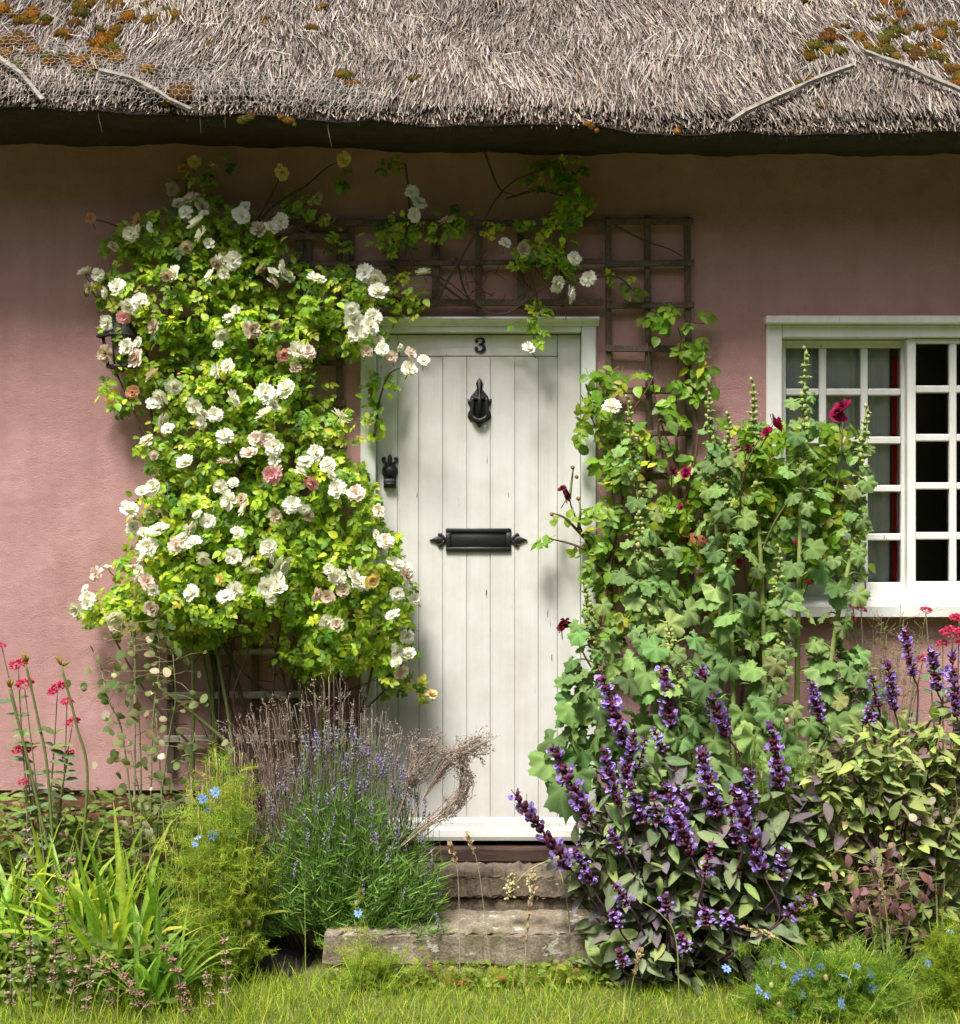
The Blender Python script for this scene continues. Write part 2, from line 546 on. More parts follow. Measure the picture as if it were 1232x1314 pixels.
def t_rose(seed=0, layers=((11, 1.0, 12), (10, .84, 30), (8, .62, 50), (5, .42, 66)), centre=(.62, .50, .16)):
    """semi-double rose, radius 1, facing +Z"""
    r = np.random.default_rng(seed)
    mb = MB()
    for li, (k, R_, el) in enumerate(layers):
        for i in range(k):
            a = 2 * math.pi * (i + r.uniform(-.25, .25)) / k + li * .37
            e = math.radians(el * .85 + r.normal(0, 10))
            L = R_ * r.uniform(.85, 1.08); w = L * r.uniform(.24, .34)
            V, Cc = [], []
            for t, ww in ((.1, .25), (.45, .8), (.82, 1.0), (1.0, .62)):
                for u in (-1, 0, 1):
                    x = u * w * ww; y = t * L * (.90 if (u == 0 and t == 1.0) else 1.0)
                    z = (.10 * t * t + .07 * (u * u) * t - (.18 * max(t - .75, 0) * 2 if li == 0 else 0)) * L + r.normal(0, .018)
                    ce, se = math.cos(e), math.sin(e)
                    y2, z2 = y * ce - z * se, y * se + z * ce
                    V.append((x * math.cos(a) - y2 * math.sin(a), x * math.sin(a) + y2 * math.cos(a), z2 + .05 * li))
                    g = min(1, t * 2.2)
                    Cc.append(np.array((.93, .86, .52)) * (1 - g) + np.array((1, 1, 1)) * g)
            F4 = [(3 * q + u, 3 * q + u + 1, 3 * q + u + 4, 3 * q + u + 3) for q in range(3) for u in (0, 1)]
            mb.add(V, [F4], np.array(Cc))
    for i in range(14):
        a = r.uniform(0, 6.28); q = r.uniform(.03, .2)
        x, y = q * math.cos(a), q * math.sin(a); h = r.uniform(.2, .36)
        mb.add([(x * .4 - .02, y * .4, .05), (x * .4 + .02, y * .4, .05), (x + .035, y, h), (x - .035, y + .03, h)], [[(0, 1, 2, 3)]], np.array(centre) * r.uniform(.6, 1.3))
    return T(np.concatenate(mb.V), mb.F, np.concatenate(mb.C))

def t_blob(seed=0, n=6, m=4, rough=.1):
    """rounded lump, radius 1"""
    r = np.random.default_rng(seed)
    V = [(0, 0, -1)]
    for j in range(1, m):
        ph = -math.pi / 2 + math.pi * j / m
        for i in range(n):
            a = 2 * math.pi * i / n; q = 1 + r.normal(0, rough)
            V.append((q * math.cos(ph) * math.cos(a), q * math.cos(ph) * math.sin(a), q * math.sin(ph)))
    V.append((0, 0, 1))
    F3 = [(0, 1 + (i + 1) % n, 1 + i) for i in range(n)]
    last = len(V) - 1; b = 1 + (m - 2) * n
    F3 += [(last, b + i, b + (i + 1) % n) for i in range(n)]
    F4 = [(1 + j * n + i, 1 + j * n + (i + 1) % n, 1 + (j + 1) * n + (i + 1) % n, 1 + (j + 1) * n + i) for j in range(m - 2) for i in range(n)]
    return T(V, [F3, F4])

def t_blade(bend=.5, seg=4):
    """grass blade, height 1 along +Y, bends towards +Z"""
    V = []
    for i in range(seg):
        t = i / seg; w = .5 * (1 - t ** 1.6)
        V += [(-w, t, bend * t * t), (w, t, bend * t * t)]
    V.append((0, 1, bend))
    F4 = [(2 * i, 2 * i + 1, 2 * i + 3, 2 * i + 2) for i in range(seg - 1)]
    return T(V, [F4, [(2 * seg - 2, 2 * seg - 1, 2 * seg)]])

def t_feather(seed=0, n=8):
    """finely divided thread foliage, length 1 along +Y"""
    r = np.random.default_rng(seed)
    V, F = [], []
    def thr(a, b, w):
        a, b = np.array(a), np.array(b)
        d = norm(b - a); s = np.cross(d, norm(r.normal(0, 1, 3))); s = norm(s) * w
        k = len(V); V.extend([a - s, a + s, b]); F.append((k, k + 1, k + 2))
    thr((0, 0, 0), (0, 1, 0), .016)
    for i in range(n):
        t = .2 + .75 * i / n
        for sd in (-1, 1):
            L = .42 * (1.1 - t * .6) * r.uniform(.7, 1.2); a = r.uniform(.5, .95)
            b = np.array((sd * L * math.sin(a), t + L * math.cos(a), r.normal(0, .16) * L * 2))
            a0 = np.array((0, t, 0)); thr(a0, b, .011)
            for q in (.4, .7):
                m_ = a0 + (b - a0) * q
                thr(m_, m_ + np.array((r.normal(0, .1), r.uniform(.08, .2), r.normal(0, .1))), .009)
                thr(m_, m_ + np.array((sd * r.uniform(.08, .2), r.uniform(-.02, .1), r.normal(0, .1))), .009)
    return T(V, [F])

LEAF = t_leaf(); ROSE_LEAVES = [t_compound(2, .34, .44, s) for s in range(4)] + [t_compound(1, .36, .5, 9)]
PALM = [t_palmate(s) for s in range(5)]
ROSES = [t_rose(s) for s in range(5)]
BLOB = t_blob(1); BLOB_FINE = t_blob(3, 9, 6, .12)
BLADES = [t_blade(b) for b in (.15, .4, .75)]
FEATH = [t_feather(s) for s in range(4)]

def tm(t, name, mat):
    """a template as shared mesh data"""
    mb = MB(); mb.addT(t)
    return mb.mesh(name, mat)

# ------------------------------------------------------------------ ground
def lump(x, y, s=1.0):
    return (np.sin(x * 7.1 * s + 1.3) * np.cos(y * 6.3 * s + .4) + .5 * np.sin(x * 17 * s + y * 13 * s) + .3 * np.sin(x * 39 * s - y * 31 * s + 2)) / 1.8

GZ = -0.10
def gz(x, y): return GZ + .008 * lump(x, y)
def build_ground():
    xs = np.unique(np.concatenate([np.array([-400, -120, -40, -15, -7]), np.linspace(-3.2, 3.2, 65), np.array([7, 15, 40, 120, 400.])]))
    ys = np.unique(np.concatenate([np.array([-400, -120, -40, -15, -7]), np.linspace(-4, .3, 44), np.array([4, 15, 60, 400.])]))
    X, Yg = np.meshgrid(xs, ys)
    Z = np.where((abs(X) < 3.3) & (Yg > -4.1), gz(X, Yg), GZ)
    V = np.stack([X, Yg, Z], -1).reshape(-1, 3)
    nx, ny = len(xs), len(ys)
    i, j = np.meshgrid(np.arange(nx - 1), np.arange(ny - 1))
    a = (j * nx + i).ravel()
    mb = MB(); mb.add(V, [np.stack([a, a + 1, a + 1 + nx, a + nx], 1)])
    o = single('lawn', mb, M_LAWN, kind='structure')
    o['label'] = 'short sunny lawn in front of the stone steps'
build_ground()

def bed(name, x0, x1, yf, label):
    xs = np.linspace(x0, x1, 40); ys = np.linspace(yf, -.005, 16)
    X, Yg = np.meshgrid(xs, ys)
    t = np.clip((Yg - yf) / .25, 0, 1); t = t * t * (3 - 2 * t)
    e = np.clip(np.minimum(X - x0, x1 - X) / .15, 0, 1)
    Z = GZ - .03 + (.10 * t * e) + .018 * lump(X, Yg, 1.7) * t
    V = np.stack([X, Yg, Z], -1).reshape(-1, 3)
    i, j = np.meshgrid(np.arange(39), np.arange(15)); a = (j * 40 + i).ravel()
    mb = MB(); mb.add(V, [np.stack([a, a + 1, a + 41, a + 40], 1)])
    o = single(name, mb, M_SOIL, kind='structure'); o['label'] = label
bed('flower_bed_left', -2.7, -.55, -.60, 'soil of the bed under the lavender and roses, shade darkened into its colour')
bed('flower_bed_right', .44, 2.7, -.62, 'soil of the bed under the purple sage, shade darkened into its colour')

# ------------------------------------------------------------------ cottage
cot = Thing('cottage', 'pink plastered cottage under a weathered grey thatched roof', 'cottage')
def px_x(px): return (px - 616) / 338.0
def py_z(py): return CAM_Z - (py - 657) / 338.0

WALL_TOP = 3.12
PLZ = py_z(1014)
DX0, DX1, DZ1 = px_x(466), px_x(762), py_z(413)
WX0, WX1, WZ0, WZ1 = px_x(986), px_x(1352), py_z(786), py_z(412)
def build_wall():
    """front wall as a grid of cells around the door and window openings, 0.28 m thick"""
    xs = np.unique(np.concatenate([np.linspace(-2.7, DX0, 24), np.linspace(DX0, DX1, 9), np.linspace(DX1, WX0, 9), np.linspace(WX0, WX1, 9), np.linspace(WX1, 2.9, 7)]))
    zs = np.unique(np.concatenate([np.linspace(PLZ, WZ0, 8), np.linspace(WZ0, DZ1, 12), np.linspace(DZ1, WZ1, 2), np.linspace(WZ1, WALL_TOP, 12)]))
    def hole(xm, zm):
        return (DX0 < xm < DX1 and zm < DZ1) or (WX0 < xm < WX1 and WZ0 < zm < WZ1)
    mb = MB(); nx, nz = len(xs), len(zs)
    X, Z = np.meshgrid(xs, zs)
    und = .006 * lump(X, Z, .35)
    near = np.zeros_like(X)
    def grid(Yv):
        return np.stack([X, Yv, Z], -1).reshape(-1, 3)
    F = []; S = []
    for j in range(nz - 1):
        for i in range(nx - 1):
            xm, zm = (xs[i] + xs[i + 1]) / 2, (zs[j] + zs[j + 1]) / 2
            if hole(xm, zm): continue
            F.append((j * nx + i, j * nx + i + 1, (j + 1) * nx + i + 1, (j + 1) * nx + i))
    F = np.array(F); n = nx * nz
    V = np.concatenate([grid(und), grid(np.full_like(X, .28))])
    edges = {}
    for f in F:
        for k in range(4):
            e = (f[k], f[(k + 1) % 4]); edges[e] = 1
    S = [(b, a, a + n, b + n) for (a, b) in edges if (b, a) not in edges]
    mb.add(V, [F, F[:, ::-1] + n, np.array(S)])
    cot.part('wall', mb, M_PLASTER, smooth=False)
build_wall()

def build_plinth():
    m = MB()
    m.box(-2.7, DX0 - .02, .024, .28, -.3, PLZ - .004, .004); m.box(DX1 + .02, 2.9, .024, .28, -.3, PLZ - .004, .004)
    o = cot.part('plinth', m, M_MORTAR)
    meshes = []
    for k in range(4):
        mm = MB(); V, F = cbox(-.1075, .1075, -.05, .05, -.0325, .0325, .006)
        V = V + rng.normal(0, .0018, V.shape)
        mm.add(V, F); meshes.append(mm.mesh('brick', M_BRICK, smooth=False))
    I = np.eye(3)
    z = PLZ - .05; row = 0
    while z > -.2:
        for a, b in ((-2.7, DX0 - .03), (DX1 + .03, 2.6)):
            x = a + (0 if row % 2 else -.11)
            while x < b:
                L = min(.215, b - x); x0 = max(x, a)
                w = x + L - x0
                if w > .02:
                    cot.inst('brick', meshes[rng.integers(4)], I, (x0 + w / 2, .068 + Nn(0, .0025), z + Nn(0, .0015)), (w / .215, 1, 1), parent=o)
                x += L + .011
        z -= .076; row += 1
build_plinth()

# room behind the window
m = MB()
rx0, rx1, ry0, ry1, rz0, rz1 = .2, 2.88, .285, 3.2, -.1, 2.5
V = np.array([(x, y, z) for x in (rx0, rx1) for y in (ry0, ry1) for z in (rz0, rz1)])
m.add(V, [[(0, 1, 3, 2), (2, 3, 7, 6), (0, 2, 6, 4), (1, 5, 7, 3)]])
for (ya, yb, za, zb) in ((ry0, .9, rz0, rz1), (2.3, ry1, rz0, rz1), (.9, 2.3, rz0, .8), (.9, 2.3, 2.1, rz1)):   # end wall with an added unseen opening that lets daylight into the room
    m.add([(rx1, ya, za), (rx1, yb, za), (rx1, yb, zb), (rx1, ya, zb)], [[(0, 1, 2, 3)]])
cot.part('room', m, M_ROOM, smooth=False)

# --- thatched roof
def ylip(px): return np.interp(px, [-200, 0, 250, 500, 616, 930, 1232, 1500], [122, 125, 130, 142, 148, 155, 158, 160])
LIPY = -.46
def zlip(x):
    d = CAM_D + LIPY
    px = 616 + x * FPX / d
    return CAM_Z + (657 - ylip(px)) * d / FPX + .006 * np.sin(x * 6.1) + .004 * np.sin(x * 15.7 + 1)
SLOPE = math.radians(50)
SD = np.array((0, math.cos(SLOPE), math.sin(SLOPE)))       # up the slope
SN = np.array((0, -math.sin(SLOPE), math.cos(SLOPE)))      # out of the slope
def on_slope(x, s, h=0.0):
    x = np.asarray(x, float); s = np.asarray(s, float)
    b = .018 * lump(x, s, .5)
    rnd = -.03 * np.exp(-np.maximum(s, 0) / .04)            # rounded lip
    base = np.stack([x, np.full_like(x, LIPY), zlip(x)], -1)
    return base + s[..., None] * SD + (h + b + rnd + .05 - .05)[..., None] * SN
def build_roof():
    xs = np.linspace(-2.8, 2.9, 90)
    ss = [0, .03, .08, .16, .28, .42, .6, .8, 1.05, 1.4, 1.9, 2.6, 3.4]
    rows = [on_slope(xs, np.full_like(xs, s), np.full_like(xs, -.012)) for s in ss]
    zin = lambda x: np.interp(616 + x * 338, [0, 300, 500, 616, 1232], [py_z(186), py_z(186), py_z(192), py_z(196), py_z(198)])
    und = []
    for q in (.45, .04, -.08, -.2, -.32, -.41, LIPY + .01):
        t = (q - LIPY) / -LIPY
        t = min(t, 1)
        z0 = on_slope(xs, np.zeros_like(xs), np.full_like(xs, -.012))[:, 2] - .01
        z = z0 * (1 - t) + (zin(xs)) * t + .012 * lump(xs, np.full_like(xs, q), 1.5) - .012 * math.sin(math.pi * max(t, 0))
        und.append(np.stack([xs, np.full_like(xs, q), z], -1))
    allr = und + rows
    V = np.concatenate(allr); n = len(xs)
    i, j = np.meshgrid(np.arange(n - 1), np.arange(len(allr) - 1)); a = (j * n + i).ravel()
    mb = MB(); mb.add(V, [np.stack([a, a + 1, a + 1 + n, a + n], 1)])
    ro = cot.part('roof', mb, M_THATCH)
    # straw on the slope
    ribbon = T([(-.5, 0, 0), (.5, 0, 0), (-.5, .55, .012), (.5, .55, .012), (-.22, 1, 0), (.22, 1, 0)], [[(0, 1, 3, 2), (2, 3, 5, 4)]],
               np.array([.62, .62, .95, .95, 1.08, 1.08])[:, None] * np.ones((1, 3)))
    st = MB()
    N = 120000
    x = U(-2.45, 2.5, N); s = U(.012, 1.25, N) ** 1.0
    L = U(.05, .15, N)
    base = on_slope(x, s + L * .93, U(-.012, .012, N))
    skew = Nn(0, .17, N) + .22 * np.sin(x * 5.2 + s * 3) * np.sin(s * 9 - x * 2.2)
    wild = rng.random(N) < .09
    skew = np.where(wild, Nn(0, .9, N), skew)
    lift = np.abs(Nn(.06, .06, N))
    d = np.stack([np.sin(skew), np.zeros(N), np.zeros(N)], 1) - np.cos(skew)[:, None] * SD + lift[:, None] * SN
    R = frames(d, SN[None] + Nn(0, .45, (N, 3)))
    cols = pick([(5, (.38, .318, .27)), (4, (.235, .188, .155)), (2.6, (.53, .465, .41)), (4.2, (.075, .056, .044)), (.6, (.30, .22, .14))], N, .16)
    patch = .85 + .28 * lump(x * .6, s * .8, .7)
    st.inst(ribbon, R, base, np.stack([U(.002, .0042, N), L, L], 1), cols * patch[:, None])
    # frayed ends along the lip
    N = 5200
    x = U(-2.45, 2.5, N)
    base = on_slope(x, U(.02, .06, N), U(-.03, .0, N))
    d = -SD[None] * 1.0 + Nn(0, .22, (N, 3)) + np.array((0, 0, -.05))
    R = frames(d, SN[None] + Nn(0, .5, (N, 3)))
    st.inst(ribbon, R, base, np.stack([U(.003, .005, N), U(.015, .05, N), U(.03, .05, N)], 1), pick([(3, (.40, .34, .28)), (3, (.2, .16, .12)), (1, (.55, .48, .4))], N))
    cot.part('straw', st, M_STRAW, ro, 'stuff')
    # cut ends under the eave
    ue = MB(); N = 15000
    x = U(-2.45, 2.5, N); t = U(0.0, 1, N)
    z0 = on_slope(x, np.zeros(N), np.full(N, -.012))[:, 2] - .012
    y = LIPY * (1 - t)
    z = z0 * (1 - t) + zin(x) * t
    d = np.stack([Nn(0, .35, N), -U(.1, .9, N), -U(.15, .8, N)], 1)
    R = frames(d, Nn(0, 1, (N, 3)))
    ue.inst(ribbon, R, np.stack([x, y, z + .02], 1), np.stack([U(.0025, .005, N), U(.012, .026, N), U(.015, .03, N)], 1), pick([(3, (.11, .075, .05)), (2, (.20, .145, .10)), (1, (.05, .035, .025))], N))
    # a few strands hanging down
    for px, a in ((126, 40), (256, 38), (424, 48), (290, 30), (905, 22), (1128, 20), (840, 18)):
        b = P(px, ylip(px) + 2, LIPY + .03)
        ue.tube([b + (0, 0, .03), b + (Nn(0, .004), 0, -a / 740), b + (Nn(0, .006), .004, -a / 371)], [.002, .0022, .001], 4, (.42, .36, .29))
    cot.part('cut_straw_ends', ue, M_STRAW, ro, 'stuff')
    # split hazel rods pinned on the slope
    def slope_pt(px, py):
        # where the sight line meets the slope
        dr = P(px, py, 0) - np.array((0, -CAM_D, CAM_Z)); o = np.array((0, -CAM_D, CAM_Z))
        x = 0.0
        for _ in range(4):
            pt = np.array((x, LIPY, float(zlip(x))))
            t = ((pt - o) @ SN) / (dr @ SN); h = o + dr * t; x = h[0]
        return float(h[0]), float((h - pt) @ SD)
    for (a, b) in (((-40, 58), (57, 133)), ((132, 105), (246, 141)), ((935, 159), (1091, 97)), ((1108, 80), (1260, 148))):
        (xa, sa), (xb, sb) = slope_pt(*a), slope_pt(*b)
        q = np.linspace(0, 1, 9)
        xx = xa + (xb - xa) * q; s_ = sa + (sb - sa) * q + .012 * np.sin(q * 3.1)
        c = on_slope(xx, s_, np.full(9, .035))
        dd = norm(np.gradient(c, axis=0)); side = norm(np.cross(dd, SN[None]))
        w = .0095
        V = np.concatenate([c - side * w, c + side * w, c + side * w * .75 + SN * .011, c - side * w * .75 + SN * .011])
        V += rng.normal(0, .0012, V.shape)
        i = np.arange(8)
        F = [np.stack([i + 9 * k, i + 1 + 9 * k, i + 1 + 9 * ((k + 1) % 4), i + 9 * ((k + 1) % 4)], 1) for k in range(4)]
        mb = MB(); mb.add(V, F + [np.array([(0, 9, 18, 27), (8, 17, 26, 35)])])
        cot.part('thatching_rod', mb, M_ROD, ro, smooth=False)
    # wire netting on the lower left of the slope
    mb = MB(); c = .0135
    tri = T([(-.5, 0, 0), (.5, 0, 0), (0, 0, .9), (-.5, 1, 0), (.5, 1, 0), (0, 1, .9)], [[(0, 1, 4, 3), (1, 2, 5, 4), (2, 0, 3, 5)]])
    A, B = [], []
    def cellpt(ix, iy): return ix, iy
    h = c * math.sqrt(3)
    for r_ in range(0, 34):
        for k in range(0, 78):
            cx = -2.15 + k * h + (h / 2 if r_ % 2 else 0); cs = -.01 + r_ * c * 1.5
            if cs > .34 - .22 * max(0, (cx + 1.7)) and cs > .05 * (1 + math.sin(cx * 9)) + .03: continue
            if cx > -.30: continue
            vs = [(cx + c * math.sin(t), cs + c * math.cos(t)) for t in np.arange(6) * math.pi / 3]
            for e in (0, 1, 2):
                A.append(vs[e]); B.append(vs[e + 1])
    A = np.array(A); B = np.array(B)
    h_ = .042
    pa = on_slope(A[:, 0], A[:, 1], h_ + .008 * lump(A[:, 0], A[:, 1], 4)); pb = on_slope(B[:, 0], B[:, 1], h_ + .008 * lump(B[:, 0], B[:, 1], 4))
    R = frames(pb - pa, np.broadcast_to(SN, pa.shape))
    Ls = np.linalg.norm(pb - pa, axis=1)
    mb.inst(tri, R, pa, np.stack([np.full(len(Ls), .0010), Ls, np.full(len(Ls), .0010)], 1), (1, 1, 1))
    cot.part('wire_netting', mb, M_WIRE, ro)
    # moss cushions
    tuft = T([(-.5, 0, 0), (.5, 0, 0), (0, 1, 0)], [[(0, 1, 2)]])
    mm = []
    for k in range(4):
        q = MB(); b = t_blob(20 + k, 12, 8, .10)
        q.add(b.V * (1, 1, .6), b.F, (.6, .6, .6))
        v = norm(rng.normal(0, 1, (420, 3))); v[:, 2] = np.abs(v[:, 2]); v *= U(.75, 1.12, (420, 1))
        q.inst(tuft, frames(v + Nn(0, .4, v.shape), Nn(0, 1, v.shape)), v * (.95, .95, .55), np.stack([U(.05, .12, 420), U(.15, .4, 420), np.ones(420)], 1), pick([(1, (1, 1, 1)), (1, (1.35, 1.2, .9)), (.7, (.6, .7, .6))], 420))
        mm.append(q.mesh('moss_cushion', M_MOSS))
    Rm = frames(np.array([SD]), np.array([SN]))[0]
    spots = [(25, 62, 22), (12, 75, 16), (45, 72, 18), (70, 88, 12), (30, 30, 16), (82, 48, 14), (105, 20, 14), (110, 4, 16), (150, 5, 12), (133, 62, 18),
             (130, 75, 16), (150, 80, 14), (100, 88, 14), (118, 95, 12), (165, 25, 14), (190, 8, 10), (225, 25, 14), (190, 30, 12), (145, 50, 14), (128, 40, 10),
             (230, 118, 18), (195, 95, 12), (443, 100, 13), (400, 40, 10), (415, 12, 8), (530, 105, 9), (270, 60, 8), (5, 15, 14), (340, 30, 8), (20, 92, 16), (60, 30, 11),
             (1045, 65, 15), (1060, 55, 14), (1075, 72, 13), (1040, 78, 12), (1100, 55, 13), (1120, 72, 14), (1148, 42, 17), (1155, 20, 13), (1180, 38, 13), (1205, 48, 14),
             (1175, 72, 13), (1195, 75, 14), (1215, 35, 12), (1150, 5, 12), (1165, 65, 12), (1225, 90, 12), (1140, 70, 13), (1042, 105, 9), (1024, 108, 9), (1052, 135, 7),
             (1030, 8, 9), (1095, 10, 8), (635, 3, 8), (1228, 105, 12), (1083, 40, 9), (1210, 78, 10), (1130, 25, 10), (310, 143, 9), (370, 147, 8), (870, 160, 7), (760, 158, 7)]
    for px, py, r_ in spots:
        for rep in range(5 if r_ > 11 else 3):
            x_, s_ = slope_pt(px + Nn(0, r_ * .75) * (rep > 0), py + Nn(0, r_ * .4) * (rep > 0))
            pos = on_slope(np.array([x_]), np.array([s_]), np.array([.010]))[0]
            sc_ = r_ / 371 * (.75 if rep == 0 else U(.35, .65))
            c = pick([(3, (.26, .125, .022)), (2, (.19, .12, .022)), (1.8, (.12, .11, .025)), (1.2, (.14, .07, .022))], 1)[0]
            a = U(0, 6.28); Rz = np.array(((math.cos(a), -math.sin(a), 0), (math.sin(a), math.cos(a), 0), (0, 0, 1)))
            cot.inst('moss_cushion', mm[rng.integers(4)], Rm @ Rz, pos, (sc_ * U(.7, 1.4), sc_ * U(.8, 1.3), sc_ * 1.05), c, ro)
build_roof()

# --- door
def build_door():
    YF = .022                                # front of the boards
    bx = [px_x(v) for v in (483, 510, 537, 568, 599, 629.5, 661, 691.5, 716, 745.6)]
    zt, zr, zb = py_z(427.5), py_z(456.5), py_z(1052)
    back = MB(); back.box(bx[0] + .004, bx[-1] - .004, YF + .012, YF + .045, py_z(1076), zt - .004, .001)
    do = cot.part('door', back, M_DOOR, smooth=False)
    for i in range(9):
        m = MB()
        top = zt - .003 if i in (0, 8) else zr - .0015
        y = YF + rng.normal(0, .0006) - (.0015 if i in (0, 8) else 0)
        m.box(bx[i] + .0006, bx[i + 1] - .0006, y, YF + .018, zb, top, .0020)
        if 0 < i < 8:                        # bead along the joint
            m.box(bx[i] + .0045, bx[i] + .0085, y - .0012, YF + .01, zb + .002, top - .002, .0011)
        cot.part('plank', m, M_DOOR, do, smooth=False)
    m = MB(); m.box(bx[1] + .001, bx[8] - .001, YF - .001, YF + .018, zr + .001, zt - .003, .0028)
    cot.part('top_rail', m, M_DOOR, do, smooth=False)
    # weatherboard
    m = MB(); prof = [(YF + .018, py_z(1049)), (YF - .004, py_z(1051)), (YF - .014, py_z(1056)), (YF - .016, py_z(1062)), (YF - .03, py_z(1065)), (YF - .034, py_z(1073)), (YF - .03, py_z(1078)), (YF + .018, py_z(1078))]
    V = np.array([(x, y, z) for x in (bx[0] + .002, bx[-1] - .002) for y, z in prof]); n = len(prof); i = np.arange(n); j = (i + 1) % n
    m.add(V, [np.stack([i, j, j + n, i + n], 1), [tuple(range(n)), tuple(range(n, 2 * n))[::-1]]])
    cot.part('weatherboard', m, M_DOOR, do, smooth=False)

    def S(pts, cx): return [((x - 616 + cx) / 338., py_z(y)) for x, y in pts]
    def sym(half, cx):
        r = [(cx + x, y) for x, y in half]; l = [(cx - x, y) for x, y in half[::-1] if x > 0]
        return [(px_x(x), py_z(y)) for x, y in r + l]
    def disc(mb, cx, cy, r_, y0, y1, n=12, ch=.002):
        plate(mb, [(px_x(cx + r_ * math.cos(t)), py_z(cy + r_ * math.sin(t))) for t in np.arange(n) * 2 * math.pi / n], y0, y1, ch)
    # knocker
    m = MB()
    half = [(0, 484), (2.5, 487.5), (4.8, 491.5), (2.4, 495), (3.6, 498.5), (7, 503), (11, 508), (12.5, 512), (15.6, 511), (15.2, 517), (12.8, 520), (12.2, 525), (14.6, 529), (15.4, 534), (13, 538), (8.5, 540.5), (4.4, 542.5), (2.6, 545.5), (0, 549)]
    plate(m, sym(half, 615.3), YF, YF - .007, .002)
    ring = [(-9.2, 511), (-8.8, 520), (-10, 528), (-8.6, 534.5), (-4, 538), (0, 539), (4, 538), (8.6, 534.5), (10, 528), (8.8, 520), (9.2, 511)]
    m.tube(bez([(px_x(615.3 + x), YF - .020 - (.004 if abs(x) < 7 else 0), py_z(y)) for x, y in ring], 4), .0072, 8)
    m.tube([(px_x(604), YF - .014, py_z(511)), (px_x(626.6), YF - .014, py_z(511))], .0065, 8)
    m.tube(bez([(px_x(615.3), YF - .008, py_z(499)), (px_x(615.3), YF - .016, py_z(508)), (px_x(615.3), YF - .018, py_z(520)), (px_x(615.3), YF - .01, py_z(531))], 4), [.004] * 5 + [.0085] * 4 + [.006] * 4, 8)
    disc(m, 615.3, 541, 4.2, YF - .006, YF - .018)
    cot.part('door_knocker', m, M_IRON, do, label='ornate black iron knocker with pointed top')
    # letter plate
    m = MB()
    def rect(x0, x1, y0, y1, a, b, ch=.002): m.box(px_x(x0), px_x(x1), b, a, py_z(y1), py_z(y0), ch)
    rect(572, 656, 678, 683.5, YF, YF - .011); rect(572, 656, 702, 708, YF, YF - .011)
    rect(572, 578.5, 683.4, 702.1, YF, YF - .0105); rect(649.5, 656, 683.4, 702.1, YF, YF - .0105)
    rect(578.2, 649.8, 683.2, 702.3, YF, YF - .005)
    for sg, xe in ((-1, 572), (1, 656)):
        X = lambda v: xe + sg * v
        tip = [(0, 689.5), (5, 690.3), (8, 688.6), (11, 688.2), (15, 690.2), (21, 693), (15, 695.8), (11, 697.8), (8, 697.4), (5, 695.7), (0, 696.5)]
        plate(m, [(px_x(X(x)), py_z(y)) for x, y in tip], YF, YF - .008, .0015)
        for sy in (-1, 1):
            c = bez([(X(2), 693 + sy * 1.5), (X(5), 693 + sy * 5), (X(7.5), 693 + sy * 7.4), (X(9.6), 693 + sy * 6)], 4)
            m.tube([(px_x(x), YF - .004, py_z(y)) for x, y in c], np.linspace(.007, .0052, len(c)), 7)
    cot.part('letter_plate', m, M_IRON, do, label='black iron letter plate with pointed finials')
    # latch cover
    m = MB()
    half = [(0, 582), (2, 585), (3, 588.5), (2.4, 592), (4, 594), (8, 597.5), (10, 602), (10, 607), (8, 611.5), (8.2, 626), (0, 626)]
    plate(m, sym(half[:-1], 500), YF - .001, YF - .009, .002)
    for sg in (-1, 1):
        c = bez([(500 + sg * 2, 594), (500 + sg * 6, 593.5), (500 + sg * 9, 591), (500 + sg * 8.4, 587.5), (500 + sg * 5.5, 588.5)], 4)
        m.tube([(px_x(x), YF - .006, py_z(y)) for x, y in c], np.linspace(.004, .0055, len(c)), 7)
    b = t_blob(5, 12, 8, .0); m.add(b.V * (.021, .012, .021) + np.array((px_x(500), YF - .01, py_z(604.5))), b.F)
    m.box(px_x(492.5), px_x(507.5), YF - .026, YF - .008, py_z(625), py_z(614), .003)
    m.box(px_x(494), px_x(506), YF - .03, YF - .026, py_z(622.5), py_z(619.5), .001)
    cot.part('latch', m, M_IRON, do, label='black iron door latch with a leaf shaped crest')
    # house number
    m = MB()
    cl = bez([(-5.2, -5.2), (-4.5, -7.6), (-.5, -8.8), (3.8, -7.2), (4.4, -4.4), (2.2, -1.6), (-1.2, -.6), (2.6, -.2), (5.2, 2.4), (4.6, 6.4), (.4, 8.8), (-4.4, 7.6), (-5.8, 4.8)], 5)
    n = len(cl); tt = norm(np.gradient(cl, axis=0)); nr = np.stack([-tt[:, 1], tt[:, 0]], 1)
    wd = np.interp(np.arange(n) / (n - 1), [0, .1, .18, .32, .45, .52, .58, .74, .88, 1], [1.2, .8, 1.0, 2.4, 1.1, .7, 1.1, 2.6, 1.0, 1.3])[:, None]
    def to3(p2, y): return np.stack([[px_x(616 + a) for a, b in p2], np.full(len(p2), y), [py_z(442 + b) for a, b in p2]], 1)
    V = np.concatenate([to3(cl - nr * wd, YF - .007), to3(cl + nr * wd, YF - .007), to3(cl - nr * wd, YF), to3(cl + nr * wd, YF)])
    i = np.arange(n - 1)
    m.add(V, [np.stack([i, i + 1, i + 1 + n, i + n], 1), np.stack([i, i + 2 * n, i + 1 + 2 * n, i + 1], 1), np.stack([i + n, i + 1 + n, i + 1 + 3 * n, i + 3 * n], 1)])
    disc(m, 616 - 4.4, 442 - 4.9, 2.3, YF, YF - .0074, 12, .0008); disc(m, 616 - 4.8, 442 + 4.6, 2.5, YF, YF - .0074, 12, .0008)
